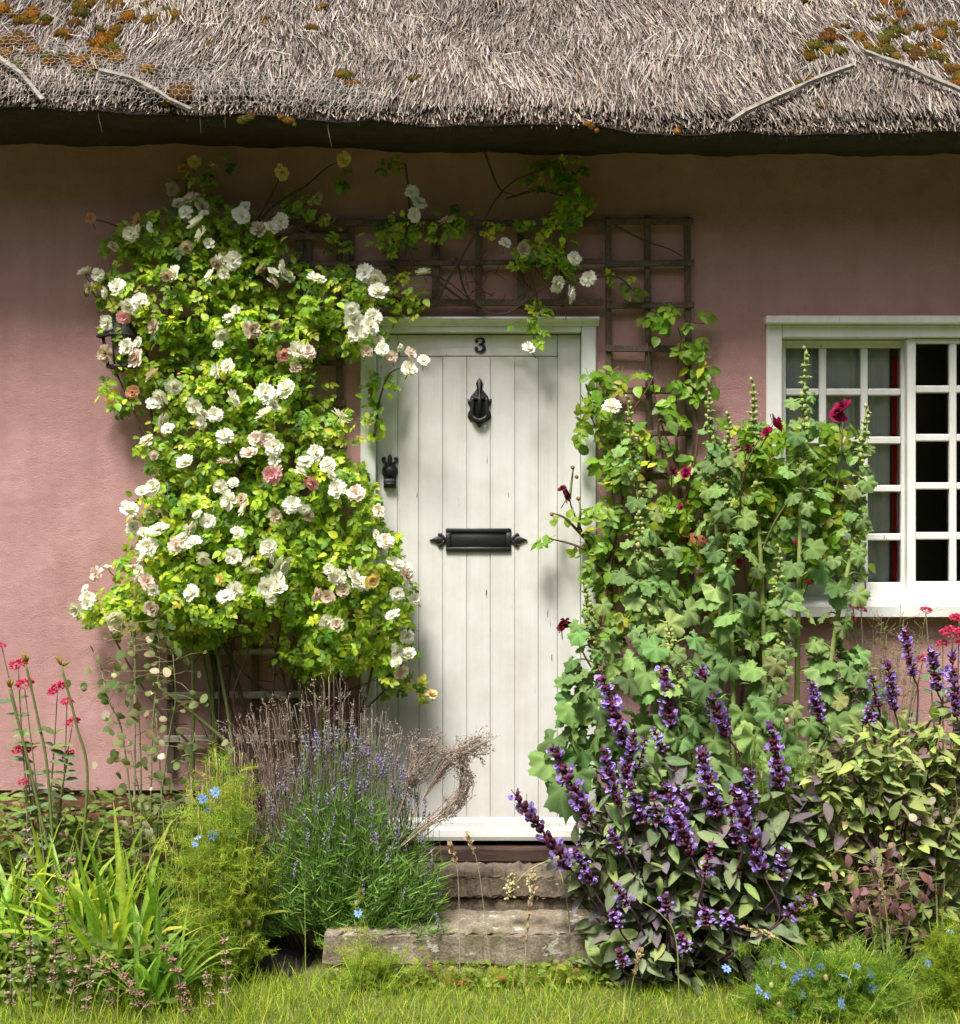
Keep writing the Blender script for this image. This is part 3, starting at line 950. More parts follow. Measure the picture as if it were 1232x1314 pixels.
    cot.part('house_number', m, M_IRON, do, label='black number 3 on the top rail', smooth=False)

    # frame around the door
    m = MB(); m.box(px_x(463), px_x(483) - .001, -.016, .27, py_z(1084), py_z(411), .004)
    fr = cot.part('door_frame', m, M_FRAME, smooth=False)
    m = MB(); m.box(px_x(745.6) + .001, px_x(765), -.016, .27, py_z(1084), py_z(411), .004); cot.part('jamb', m, M_FRAME, fr, smooth=False)
    m = MB(); m.box(px_x(483) + .0005, px_x(745.6) - .0005, -.0145, .27, py_z(427), py_z(412), .003); cot.part('head_rail', m, M_FRAME, fr, smooth=False)
    m = MB(); prof = [(.02, py_z(407)), (-.045, py_z(408.5)), (-.05, py_z(411)), (-.044, py_z(413)), (-.028, py_z(415)), (-.020, py_z(419)), (-.0165, py_z(419.5)), (-.0165, py_z(412.5)), (.02, py_z(411.5))]
    V = np.array([(x, y, z) for x in (px_x(460), px_x(768)) for y, z in prof]); n = len(prof); i = np.arange(n); j = (i + 1) % n
    m.add(V, [np.stack([i, j, j + n, i + n], 1), [tuple(range(n)), tuple(range(n, 2 * n))[::-1]]])
    cot.part('drip_cap', m, M_FRAME, fr, smooth=False)
    m = MB(); m.box(px_x(462), px_x(766), -.03, .3, .176, .232, .006); cot.part('threshold', m, M_THRESH, smooth=False)
    m = MB(); m.box(px_x(478), px_x(750), .075, .3, .2, 2.3, .004); cot.part('hall_panel', m, M_ROOM, smooth=False)
build_door()

# --- window
def build_window():
    m = MB(); m.box(px_x(983), px_x(1003), -.012, .12, py_z(778), py_z(417), .004)
    wo = cot.part('window', m, M_WINDOW, smooth=False)
    def bx(name, a, b, c, d, y0, y1, ch=.003, mat=M_WINDOW):
        m = MB(); m.box(px_x(a), px_x(b), y0, y1, py_z(d), py_z(c), ch); return cot.part(name, m, mat, wo, smooth=False)
    bx('frame_post', 1334, 1355, 417, 778, -.012, .12)
    bx('frame_head', 1003.3, 1333.7, 417.5, 433, -.0105, .12)
    bx('drip_cap', 980, 1358, 407, 417, -.045, .05, .004)
    bx('frame_foot', 1003.3, 1333.7, 770, 778, -.004, .12)
    m = MB(); prof = [(.1, py_z(766)), (-.012, py_z(769)), (-.055, py_z(773)), (-.06, py_z(777)), (-.058, py_z(790)), (.02, py_z(791))]
    V = np.array([(x, y, z) for x in (px_x(978), px_x(1360)) for y, z in prof]); n = len(prof); i = np.arange(n); j = (i + 1) % n
    m.add(V, [np.stack([i, j, j + n, i + n], 1), [tuple(range(n)), tuple(range(n, 2 * n))[::-1]]])
    cot.part('sill', m, M_WINDOW, wo, smooth=False)
    def sash(x0, x1, cols, y, yrows):
        yb = y + .035
        top, bot = yrows[0][0], yrows[-1][1]
        bx('sash_stile', x0, cols[0][0], 433.5, 769.5, y, yb); bx('sash_stile', cols[-1][1], x1, 433.5, 769.5, y, yb)
        bx('sash_rail', cols[0][0] + .1, cols[-1][1] - .1, 434, top, y + .0006, yb); bx('sash_rail', cols[0][0] + .1, cols[-1][1] - .1, bot, 769, y + .0006, yb)
        for (a, b), (c, d) in zip(cols[:-1], cols[1:]):
            bx('glazing_bar', b, c, top + .1, bot - .1, y + .004, yb - .002, .004)
        for (a, b), (c, d) in zip(yrows[:-1], yrows[1:]):
            for (e, f) in cols:
                bx('glazing_bar', e + .1, f - .1, b, c, y + .0055, yb - .002, .004)
        for (e, f) in cols:
            for (a, b) in yrows:
                m = MB()
                X0, X1, Z0, Z1 = px_x(e - 1), px_x(f + 1), py_z(b + 1), py_z(a - 1)
                t = rng.normal(0, .0006, 4)
                V = np.array([(X0, y + .02 + t[0], Z0), (X1, y + .02 + t[1], Z0), (X1, y + .02 + t[2], Z1), (X0, y + .02 + t[3], Z1),
                              (X0, y + .023 + t[0], Z0), (X1, y + .023 + t[1], Z0), (X1, y + .023 + t[2], Z1), (X0, y + .023 + t[3], Z1)])
                m.add(V, [[(0, 1, 2, 3), (7, 6, 5, 4), (0, 4, 5, 1), (1, 5, 6, 2), (2, 6, 7, 3), (3, 7, 4, 0)]])
                cot.part('pane', m, M_GLASS, wo, smooth=False)
    sash(1003.5, 1170, [(1013, 1057), (1066, 1111), (1120, 1163)], .055, [(443.6, 496.6), (505.6, 559), (568.6, 622), (631, 685), (694, 748.5)])
    sash(1166, 1333, [(1177, 1221), (1230, 1274), (1283, 1326)], .012, [(440, 494), (503.5, 556.5), (566, 619), (628, 683), (692.5, 746.5)])
build_window()

def curtain(name, x0, x1, z0, z1, y, folds, amp, col, label, seed):
    r = np.random.default_rng(seed)
    n = folds * 8
    xs = np.linspace(x0, x1, n); zs = np.linspace(z0, z1, 10)
    ph = np.cumsum(r.uniform(.5, 1.1, n))
    V, C = [], []
    for z in zs:
        k = (z - z0) / (z1 - z0)
        for i, x in enumerate(xs):
            V.append((x + amp * .6 * math.sin(ph[i] * .7 + z * 2), y + amp * math.sin(ph[i]) * (1 - .4 * k), z)); C.append(col)
    i, j = np.meshgrid(np.arange(n - 1), np.arange(9)); a = (j * n + i).ravel()
    m = MB(); m.add(V, [np.stack([a, a + 1, a + 1 + n, a + n], 1)], np.array(C))
    o = single(name, m, M_CURTAIN, label, 'curtain')
    sd = o.modifiers.new('thickness', 'SOLIDIFY'); sd.thickness = .002
curtain('curtain', px_x(1000), px_x(1153), WZ0 + .02, WZ1 - .03, .115, 8, .013, (.92, .91, .89), 'pale grey net curtain hanging behind the latticed window', 3)
curtain('curtain', px_x(1158), px_x(1168), WZ0 + .02, WZ1 - .12, .112, 2, .004, (.55, .025, .025), 'narrow dark red curtain edge behind the latticed window', 4)

# ------------------------------------------------------------------ steps
def slab(name, x0, x1, y0, y1, z0, z1, mat, amp=.006, nx=60, seed=0):
    """worn slab: dense box with an uneven surface"""
    bm = bmesh.new()
    bmesh.ops.create_cube(bm, size=1)
    bmesh.ops.scale(bm, vec=(x1 - x0, y1 - y0, z1 - z0), verts=bm.verts)
    bmesh.ops.translate(bm, vec=((x0 + x1) / 2, (y0 + y1) / 2, (z0 + z1) / 2), verts=bm.verts)
    bmesh.ops.bevel(bm, geom=bm.edges[:], offset=.008, segments=2, affect='EDGES')
    L = [e for e in bm.edges if abs(e.verts[0].co.x - e.verts[1].co.x) > .2]
    bmesh.ops.subdivide_edges(bm, edges=L, cuts=nx, use_grid_fill=True)
    for v in bm.verts:
        x, y, z = v.co
        v.co.y += amp * float(lump(x * .9 + seed, z * .5)) - .0015 * math.sin(x * 21 + seed)
        v.co.z += amp * .5 * float(lump(x * .8 + seed * 2, y * .5))
    for v in bm.verts:
        v.co += Vector(rng.normal(0, .0028, 3))
    me = bpy.data.meshes.new(name); bm.to_mesh(me); bm.free()
    me.materials.append(mat)
    return me
def step(name, label, pieces):
    base = np.array(((pieces[0][1] + pieces[0][2]) / 2, pieces[0][4], pieces[-1][5]))
    t = Thing(name, label, 'step', base)
    for (nm, x0, x1, y0, y1, z0, z1, mat, amp, sd) in pieces:
        o = bpy.data.objects.new(nm, slab(nm, x0, x1, y0, y1, z0, z1, mat, amp, seed=sd)); COL.objects.link(o)
        o.parent = t.o; o.location = -t.base
step('door_step', 'dark weathered upper step directly under the white door', [
    ('tread', -.47, .47, -.225, -.012, .100, .176, M_STEP_UP, .004, 1), ('riser', -.46, .46, -.205, -.02, -.15, .0975, M_STEP_UP, .004, 4)])
step('stone_step', 'long lower stone step spotted with pale lichen', [
    ('tread', -.535, .62, -.492, -.21, -.055, .056, M_STEP_LOW, .006, 2), ('footing', -.53, .6, -.482, -.215, -.2, -.058, M_STEP_LOW, .007, 6)])

# ------------------------------------------------------------------ trellises
def trellis(label, xs, ys, x_ext, y_ext, mat, lows=None, yo=-.03, group='trellises on the pink wall'):
    t = Thing('trellis', label, 'trellis', (px_x(sum(x_ext) / 2), yo, py_z(y_ext[1])), group)
    def lath(x0, x1, y0, y1, a, b, mt):
        m = MB(); V, F = cbox(px_x(x0), px_x(x1), a, b, py_z(y1), py_z(y0), .0025)
        k = rng.normal(0, .0035, 2)
        if abs(x1 - x0) > abs(y1 - y0): V[:, 2] += k[0] * (V[:, 0] - V[:, 0].mean()) * 2
        else: V[:, 0] += k[0] * (V[:, 2] - V[:, 2].mean()) * 2
        m.add(V, F); t.part('lath', m, mt, smooth=False)
    for x in xs:
        w = U(3.6, 4.8); lath(x - w, x + w, y_ext[0] + Nn(0, 2), y_ext[1] + Nn(0, 2), yo, yo + .013, mat)
    for y in ys:
        w = U(3.4, 4.6); lath(x_ext[0] + Nn(0, 1.5), x_ext[1] + Nn(0, 1.5), y - w, y + w, yo - .0135, yo - .0005, M_TRELLIS_PALE if (lows and y > lows) else mat)
    for x in (xs[0], xs[-1]):                # battens that hold it off the wall
        for y in (ys[0], ys[-1]):
            m = MB(); m.box(px_x(x - 3), px_x(x + 3), yo + .0135, .01, py_z(y + 3), py_z(y - 3), .001); t.part('spacer', m, mat, smooth=False)
    return t
trellis('dark wooden trellis running over the top of the door', [398, 452, 506, 560, 614.5, 668, 722], [289, 339.8, 390.5], (372, 774), (284, 396), M_TRELLIS)
trellis('tall dark wooden trellis between the door and the window', [781, 832, 883], [287, 340.5, 394, 449, 502.5, 556.5, 611, 665, 720], (775, 889), (282, 900), M_TRELLIS)
trellis('wooden trellis behind the white climbing rose with weathered lower slats coloured pale as if sunlit', [222, 275, 329, 383, 437], [306, 360, 413, 466, 519, 572, 625, 678, 731, 783, 835, 890, 945], (214, 446), (300, 985), M_TRELLIS, lows=780)

# ------------------------------------------------------------------ unseen hedge behind the camera, mirrored in the panes, raised to block low skylight
def build_hedge():
    m = MB(); N = 9000
    x = U(-24, 24, N); z = U(0, 1, N) ** .8
    top = 8.4 + .9 * np.sin(x * .7) + .5 * np.sin(x * 1.9 + 1)
    y = -12.5 + Nn(0, .35, N) - .7 * z * z
    R = frames(Nn(0, 1, (N, 3)), Nn(0, 1, (N, 3)) + np.array((0, 1, .5)))
    m.inst(LEAF, R, np.stack([x, y, z * top], 1), U(.25, .5, N), pick([(2, (.05, .085, .02)), (1, (.08, .12, .03)), (1, (.03, .05, .015))], N))
    xs = np.linspace(-24, 24, 60); zs = np.linspace(GZ, 1, 10)
    X, Zt = np.meshgrid(xs, zs); tp = 8.0 + .9 * np.sin(X * .7) + .5 * np.sin(X * 1.9 + 1)
    Z = np.where(Zt < 0, GZ, Zt * tp)
    for yo in (-12.9, -14.5):
        V = np.stack([X, yo + .4 * lump(X, Z, .3) - .5 * Zt, Z], -1).reshape(-1, 3)
        i, j = np.meshgrid(np.arange(59), np.arange(9)); a = (j * 60 + i).ravel()
        m.add(V, [np.stack([a, a + 1, a + 61, a + 60], 1)], (.03, .045, .015))
    single('hedge', m, M_MATT_LEAF, 'unseen tall dark green hedge facing the cottage, raised to block low skylight', 'hedge', kind='stuff')
build_hedge()

# ------------------------------------------------------------------ white climbing rose
GREEN_ROSE = [(3.4, (.27, .40, .03)), (2.2, (.17, .30, .028)), (.9, (.09, .19, .025)), (2.0, (.40, .50, .04)), (.3, (.50, .50, .07))]
ROSE_MESH = [tm(t, 'rose_leaf', M_LEAF) for t in ROSE_LEAVES]

def scatter_blobs(blobs, n):
    """points through ellipse shaped clumps: (px, py, rx, ry, weight, depth)"""
    b = np.array([(q + (1, .2))[:6] if len(q) == 4 else (q + (.2,))[:6] if len(q) == 5 else q for q in blobs], float)
    w = b[:, 2] * b[:, 3] * b[:, 4]; w /= w.sum()
    k = rng.choice(len(b), n, p=w)
    a = U(0, 2 * math.pi, n); r = np.sqrt(U(0, 1, n)) * np.clip(Nn(1, .08, n), .8, 1.25)
    px = b[k, 0] + b[k, 2] * r * np.cos(a); py = b[k, 1] + b[k, 3] * r * np.sin(a)
    bulge = np.sqrt(np.clip(1 - r * r, .02, 1))
    Y = -.055 - b[k, 5] * bulge * U(.15, 1, n) ** .6
    return np.stack([P(x, y, z) for x, y, z in zip(px, py, Y)]), px, py

def leafy(t, mesh_list, tmpl_list, pos, R, sca, cols, name, mass, mat, nobj=290, order=None):
    """the nearest leaves as parts of their own, the rest as one mass"""
    n = len(pos); order = np.argsort(pos[:, 1]) if order is None else order
    kind = rng.integers(0, len(tmpl_list), n)
    for i in order[:nobj]:
        t.inst(name, mesh_list[kind[i]], R[i], pos[i], sca[i], cols[i])
    rest = order[nobj:]
    if len(rest):
        mb = MB()
        for k in range(len(tmpl_list)):
            q = rest[kind[rest] == k]
            mb.inst(tmpl_list[k], R[q], pos[q], sca[q], cols[q])
        t.part(mass, mb, mat, kind='stuff')

BLOBS_WHITE = [(265, 235, 38, 40, .6, .1), (250, 305, 95, 50, .9, .16), (175, 310, 45, 30, .7, .1), (155, 365, 45, 35, .45, .1), (240, 385, 105, 65, 1, .22), (325, 330, 55, 60, .8, .15),
    (425, 385, 62, 42, 1.1, .2), (330, 430, 90, 55, .9, .2), (455, 425, 38, 40, .9, .16), (190, 455, 50, 45, .9, .16), (165, 505, 45, 25, .6, .1), (160, 432, 28, 36, 1.0, .16), (290, 500, 110, 50, 1, .25), (390, 500, 40, 40, .5, .12),
    (255, 580, 80, 55, 1, .26), (350, 555, 80, 45, 1, .26), (420, 560, 45, 45, .7, .2), (390, 620, 85, 50, 1.1, .32), (270, 650, 100, 50, 1.1, .3), (440, 660, 55, 45, 1, .3),
    (320, 700, 135, 45, 1.2, .38), (445, 720, 70, 50, 1, .34), (210, 740, 75, 35, 1, .3), (160, 785, 55, 28, 1, .22), (300, 770, 150, 45, 1.2, .4), (440, 790, 80, 45, 1.1, .36),
    (505, 770, 28, 60, .8, .25), (420, 835, 75, 35, 1, .32), (500, 845, 30, 45, .8, .22), (250, 815, 60, 18, .7, .2), (200, 700, 35, 40, .6, .2), (530, 885, 22, 14, .5, .12)]
FL = """250,208,11,c 270,213,10,c 237,217,9,o 362,221,12,c 220,243,10,f 246,256,13,b 259,265,11,f 239,273,12,w 253,287,15,w 259,302,12,b 116,280,8,o 177,282,12,o 168,300,12,w 194,291,9,w
145,317,9,f 309,278,13,w 332,294,11,f 360,285,12,w 238,317,11,f 109,350,12,w 115,369,10,f 151,369,14,w 225,351,14,w 215,354,11,f 271,354,12,w 279,338,10,f 298,335,15,w 350,363,12,b 336,346,10,f
364,342,11,b 165,393,14,w 158,407,12,p 138,414,14,b 197,419,12,f 294,409,10,w 285,429,12,b 323,424,14,f 353,417,11,f 164,446,14,w 176,461,16,p 136,454,12,f 381,450,14,b 364,455,11,p 396,452,12,b
293,470,12,w 379,473,10,f 197,483,12,f 223,496,14,w 170,503,11,o 207,509,12,w 340,506,14,w 368,501,14,w 298,512,14,w 440,204,12,y 406,253,9,f 528,247,10,w 537,261,13,w 531,276,12,w 572,284,10,f
648,312,11,w 671,320,10,f 736,332,12,w 406,359,14,w 482,358,13,w 486,375,14,w 543,351,13,w 713,364,13,w 730,378,15,w 755,358,12,w 454,410,15,w 474,420,14,w 459,428,13,w 471,451,10,f 491,449,11,b
503,457,10,b 525,455,12,b 525,474,12,b 543,463,11,b 678,447,11,w 249,521,12,w 207,540,12,w 259,541,12,w 275,533,13,w 341,533,14,w 288,560,12,w 189,566,11,b 197,584,8,p 238,593,12,b 288,595,12,f
329,564,13,b 351,574,15,w 320,582,12,b 353,592,12,w 349,609,14,p 401,619,12,p 392,593,13,w 405,582,12,w 421,597,12,w 435,535,14,p 433,628,13,w 457,634,14,b 197,625,12,b 165,653,13,w 170,677,11,w
283,624,12,b 294,642,17,w 314,654,12,w 375,648,13,w 353,662,11,f 394,660,11,f 267,669,12,w 204,681,14,w 191,703,15,w 242,679,14,w 249,697,12,w 226,700,13,p 263,716,12,w 304,685,13,w 300,714,13,w
345,703,13,w 360,724,16,w 170,725,11,b 180,733,10,w 187,747,13,b 124,736,12,b 113,769,13,w 98,782,13,w 146,792,13,w 193,782,13,f 246,761,14,w 283,743,9,y 325,736,14,w 290,767,13,w 302,757,12,w
341,753,15,w 357,757,13,w 404,763,13,b 433,740,14,w 452,740,14,w 477,745,13,y 510,761,11,w 417,796,12,w 440,757,11,f 487,656,12,b 495,695,12,b 507,724,13,w 520,738,12,b 532,769,11,b 505,790,12,w
522,817,12,w 508,837,13,b 524,839,10,w 514,862,12,b 553,891,9,c 785,522,13,w"""
FCOL = {'w': (.90, .89, .82), 'c': (.84, .70, .36), 'p': (.82, .45, .48), 'b': (.88, .74, .69), 'f': (.60, .50, .38), 'o': (.74, .44, .27), 'y': (.88, .70, .30)}
def rose_depth(px, py):
    """how far the white rose stands out from the wall at this spot"""
    d = .03
    for bl in BLOBS_WHITE:
        q = ((px - bl[0]) / bl[2]) ** 2 + ((py - bl[1]) / bl[3]) ** 2
        if q < 1.35: d = max(d, bl[5] * math.sqrt(max(1 - q / 1.4, .02)))
    return d

def build_white_rose():
    t = Thing('climbing_rose', 'large climbing rose with white and blush flowers left of the door', 'rose', P(400, 1060, -.12))
    n = 3700
    pos, px, py = scatter_blobs(BLOBS_WHITE, n)
    ex, exx, eyy = scatter_blobs([(510, 300, 30, 25, .8, .05), (560, 290, 40, 20, .8, .05), (520, 370, 25, 30, .8, .06), (500, 320, 25, 12, .5, .04), (440, 320, 20, 15, .4, .04), (620, 290, 30, 14, .4, .04),
        (700, 300, 40, 25, .8, .06), (690, 330, 45, 15, .9, .07), (730, 240, 28, 40, 1.1, .07), (700, 225, 35, 22, .7, .05), (745, 270, 15, 20, .8, .05), (725, 350, 35, 18, .6, .06), (685, 415, 22, 28, 1.0, .07),
        (505, 215, 14, 16, .7, .04), (440, 235, 8, 18, .5, .03), (430, 290, 16, 18, .5, .04), (480, 530, 12, 30, .7, .05), (490, 490, 20, 15, .8, .06), (520, 400, 20, 16, .5, .05), (380, 265, 25, 25, .35, .04), (590, 270, 12, 10, .4, .03), (800, 360, 25, 12, .4, .03)], 300)
    pos = np.concatenate([pos, ex])
    n = len(pos)
    nor = np.stack([Nn(0, .45, n), -1 + Nn(0, .35, n), 1.0 + Nn(0, .4, n)], 1)
    d = np.stack([Nn(0, 1, n), Nn(-.25, .4, n), Nn(-.25, .75, n)], 1)
    R = frames(d, nor)
    sca = U(.048, .074, n)
    cols = pick(GREEN_ROSE, n, .16)
    leafy(t, ROSE_MESH, ROSE_LEAVES, pos - R[:, :, 1] * sca[:, None] * .5, R, sca, cols, 'leaf', 'leaves', M_LEAF)
    # flowers
    fm = [tm(q, 'rose_flower', M_PETAL) for q in ROSES]
    st = MB()
    blooms = []
    for e in FL.split():
        x, y, r_, c = e.split(','); x, y, r_ = float(x), float(y), float(r_)
        if c == 'p' and rng.random() < .3: c = 'b'
        if c == 'b' and rng.random() < .35: c = 'w'
        blooms.append((x, y, r_, c))
        if c in 'wb' and rng.random() < .65 and x < 520:
            a = U(0, 6.28); blooms.append((x + 17 * math.cos(a), y + 13 * math.sin(a), r_ * U(.6, .95), 'w' if rng.random() < .8 else 'f'))
    for k, e in enumerate(blooms):
        x, y, r_, c = e
        Y = -.07 - rose_depth(x, y) - U(.0, .03)
        if x > 520 and y < 500: Y = -.13 - U(0, .04)
        if x > 770: Y = -.17
        if 460 < x < 560 and 440 < y < 482: Y = -.21 - U(0, .03)
        pos_ = P(x, y, Y)
        nrm = norm(np.array((Nn(0, .3) + (x - 320) / 900, -1, .28 + Nn(0, .28))))
        Rr = frames(np.array([Nn(0, 1, 3)]), nrm[None])[0]
        s_ = r_ / FPX * (Y + CAM_D) * U(.86, 1.08)
        col = np.array(FCOL[c]) * np.clip(Nn(1, .05), .85, 1.1)
        t.inst('flower', fm[k % 5], Rr, pos_, (s_, s_, s_ * U(.8, 1.15)), np.minimum(col, .9))
        tail = pos_ + np.array((Nn(0, .012), .05, -.03))
        st.tube(bez([pos_ - nrm * .004, (pos_ + tail) / 2 - np.array((0, .006, 0)), tail], 3), [.0022] * 7, 4, (.10, .14, .03))
    # buds
    for k in range(60):
        i = rng.integers(len(pos)); p_ = pos[i] + np.array((Nn(0, .01), -.02, .015))
        st.inst(BLOB, frames(Nn(0, .3, (1, 3)) + np.array([[0, 0, 1.]]), Nn(0, 1, (1, 3))), [p_], np.array([(.0045, .0045, .0075)]), pick([(1, (.5, .25, .12)), (1, (.45, .3, .1)), (1, (.2, .25, .05))], 1))
    # canes
    t.part('flower_stalks', st, M_STEM, kind='stuff')
    st = MB()
    def cane(c, r, sides, col):
        q = MB(); q.tube(c, r, sides, col); t.part('cane', q, M_STEM)
    roots = [np.array((P(x, 1050, -.1)[0], -.1, -.04)) for x in (250, 300, 345, 420, 430)]
    tops = [(240, 230, -.08), (310, 290, -.1), (180, 340, -.1), (150, 480, -.1), (420, 400, -.1), (360, 480, -.12), (460, 640, -.2), (220, 620, -.12), (120, 770, -.15), (500, 700, -.2), (300, 560, -.15), (520, 860, -.15), (380, 700, -.2), (270, 400, -.1)]
    brown, green = (.075, .05, .035), (.12, .15, .045)
    for k, (x, y, Y) in enumerate(tops):
        a = roots[k % 5] + Nn(0, .03, 3) * (1, .3, 0); b = P(x, y, Y)
        m1 = a * .66 + b * .34 + Nn(0, .06, 3) * (1, .25, .3); m2 = a * .3 + b * .7 + Nn(0, .07, 3) * (1, .25, .3)
        c = bez([a, m1, m2, b], 8)
        cane(c, np.linspace(U(.006, .011), .003, len(c)), 6, brown if rng.random() < .6 else green)
    for (pts, r0) in (([(247, 1010), (248, 900), (246, 800), (252, 720)], .008), ([(410, 1010), (412, 880), (405, 780), (395, 700)], .009), ([(300, 960), (235, 905), (200, 880)], .009), ([(330, 1000), (300, 900), (318, 830), (290, 760)], .006), ([(380, 1000), (370, 900), (390, 820)], .006)):
        c = bez([P(x, y, -.14 - .02 * i) for i, (x, y) in enumerate(pts)], 8)
        c[0, 2] = -.04; cane(c, np.linspace(r0, r0 * .6, len(c)), 6, (.13, .15, .05) if r0 > .007 else brown)
    # twigs between the bare canes low down
    for k in range(70):
        a = P(U(225, 470), U(800, 990), U(-.16, -.04)); b = a + Nn(0, .08, 3) * (1, .3, 1) + (0, 0, .05)
        c = bez([a, (a + b) / 2 + Nn(0, .015, 3), b], 4); st.tube(c, np.linspace(.0025, .001, len(c)), 4, brown)
    # long shoots over the trellis above the door
    for pts in ([(560, 385), (610, 300), (650, 240), (700, 215)], [(650, 255), (690, 245), (735, 255)], [(560, 360), (610, 395), (650, 402), (690, 375), (755, 345)], [(585, 330), (600, 380), (630, 400)], [(440, 400), (500, 360), (560, 355), (610, 390)],
                [(380, 290), (430, 320), (452, 360)], [(320, 300), (350, 265), (390, 240), (420, 215), (440, 206)], [(320, 300), (345, 255), (362, 223)], [(345, 300), (380, 270), (406, 254)], [(185, 310), (145, 288), (117, 281)], [(170, 380), (140, 362), (110, 352)], [(620, 190), (640, 240), (660, 250)], [(480, 560), (488, 510), (500, 480), (520, 470)], [(740, 360), (790, 355), (815, 375)], [(790, 290), (830, 310), (860, 320), (884, 335)],
                [(520, 210), (525, 260), (520, 330)], [(680, 350), (690, 390), (684, 440)], [(505, 840), (530, 880), (552, 890)], [(530, 340), (520, 300), (530, 250)]):
        c = bez([P(x, y, -.06 - U(0, .04)) for x, y in pts], 8)
        cane(c, np.linspace(U(.004, .006), .002, len(c)), 5, brown)
    for k in range(40):                      # fine red-brown twigs over the lintel
        a = P(U(590, 720), U(340, 395), -.06); b = a + np.array((Nn(0, .04), -.01, U(0, .08)))
        st.tube(bez([a, (a + b) / 2 + Nn(0, .008, 3), b], 3), [.0014] * 6 + [.0007], 4, (.09, .03, .022))
    t.part('twigs', st, M_STEM, kind='stuff')
build_white_rose()

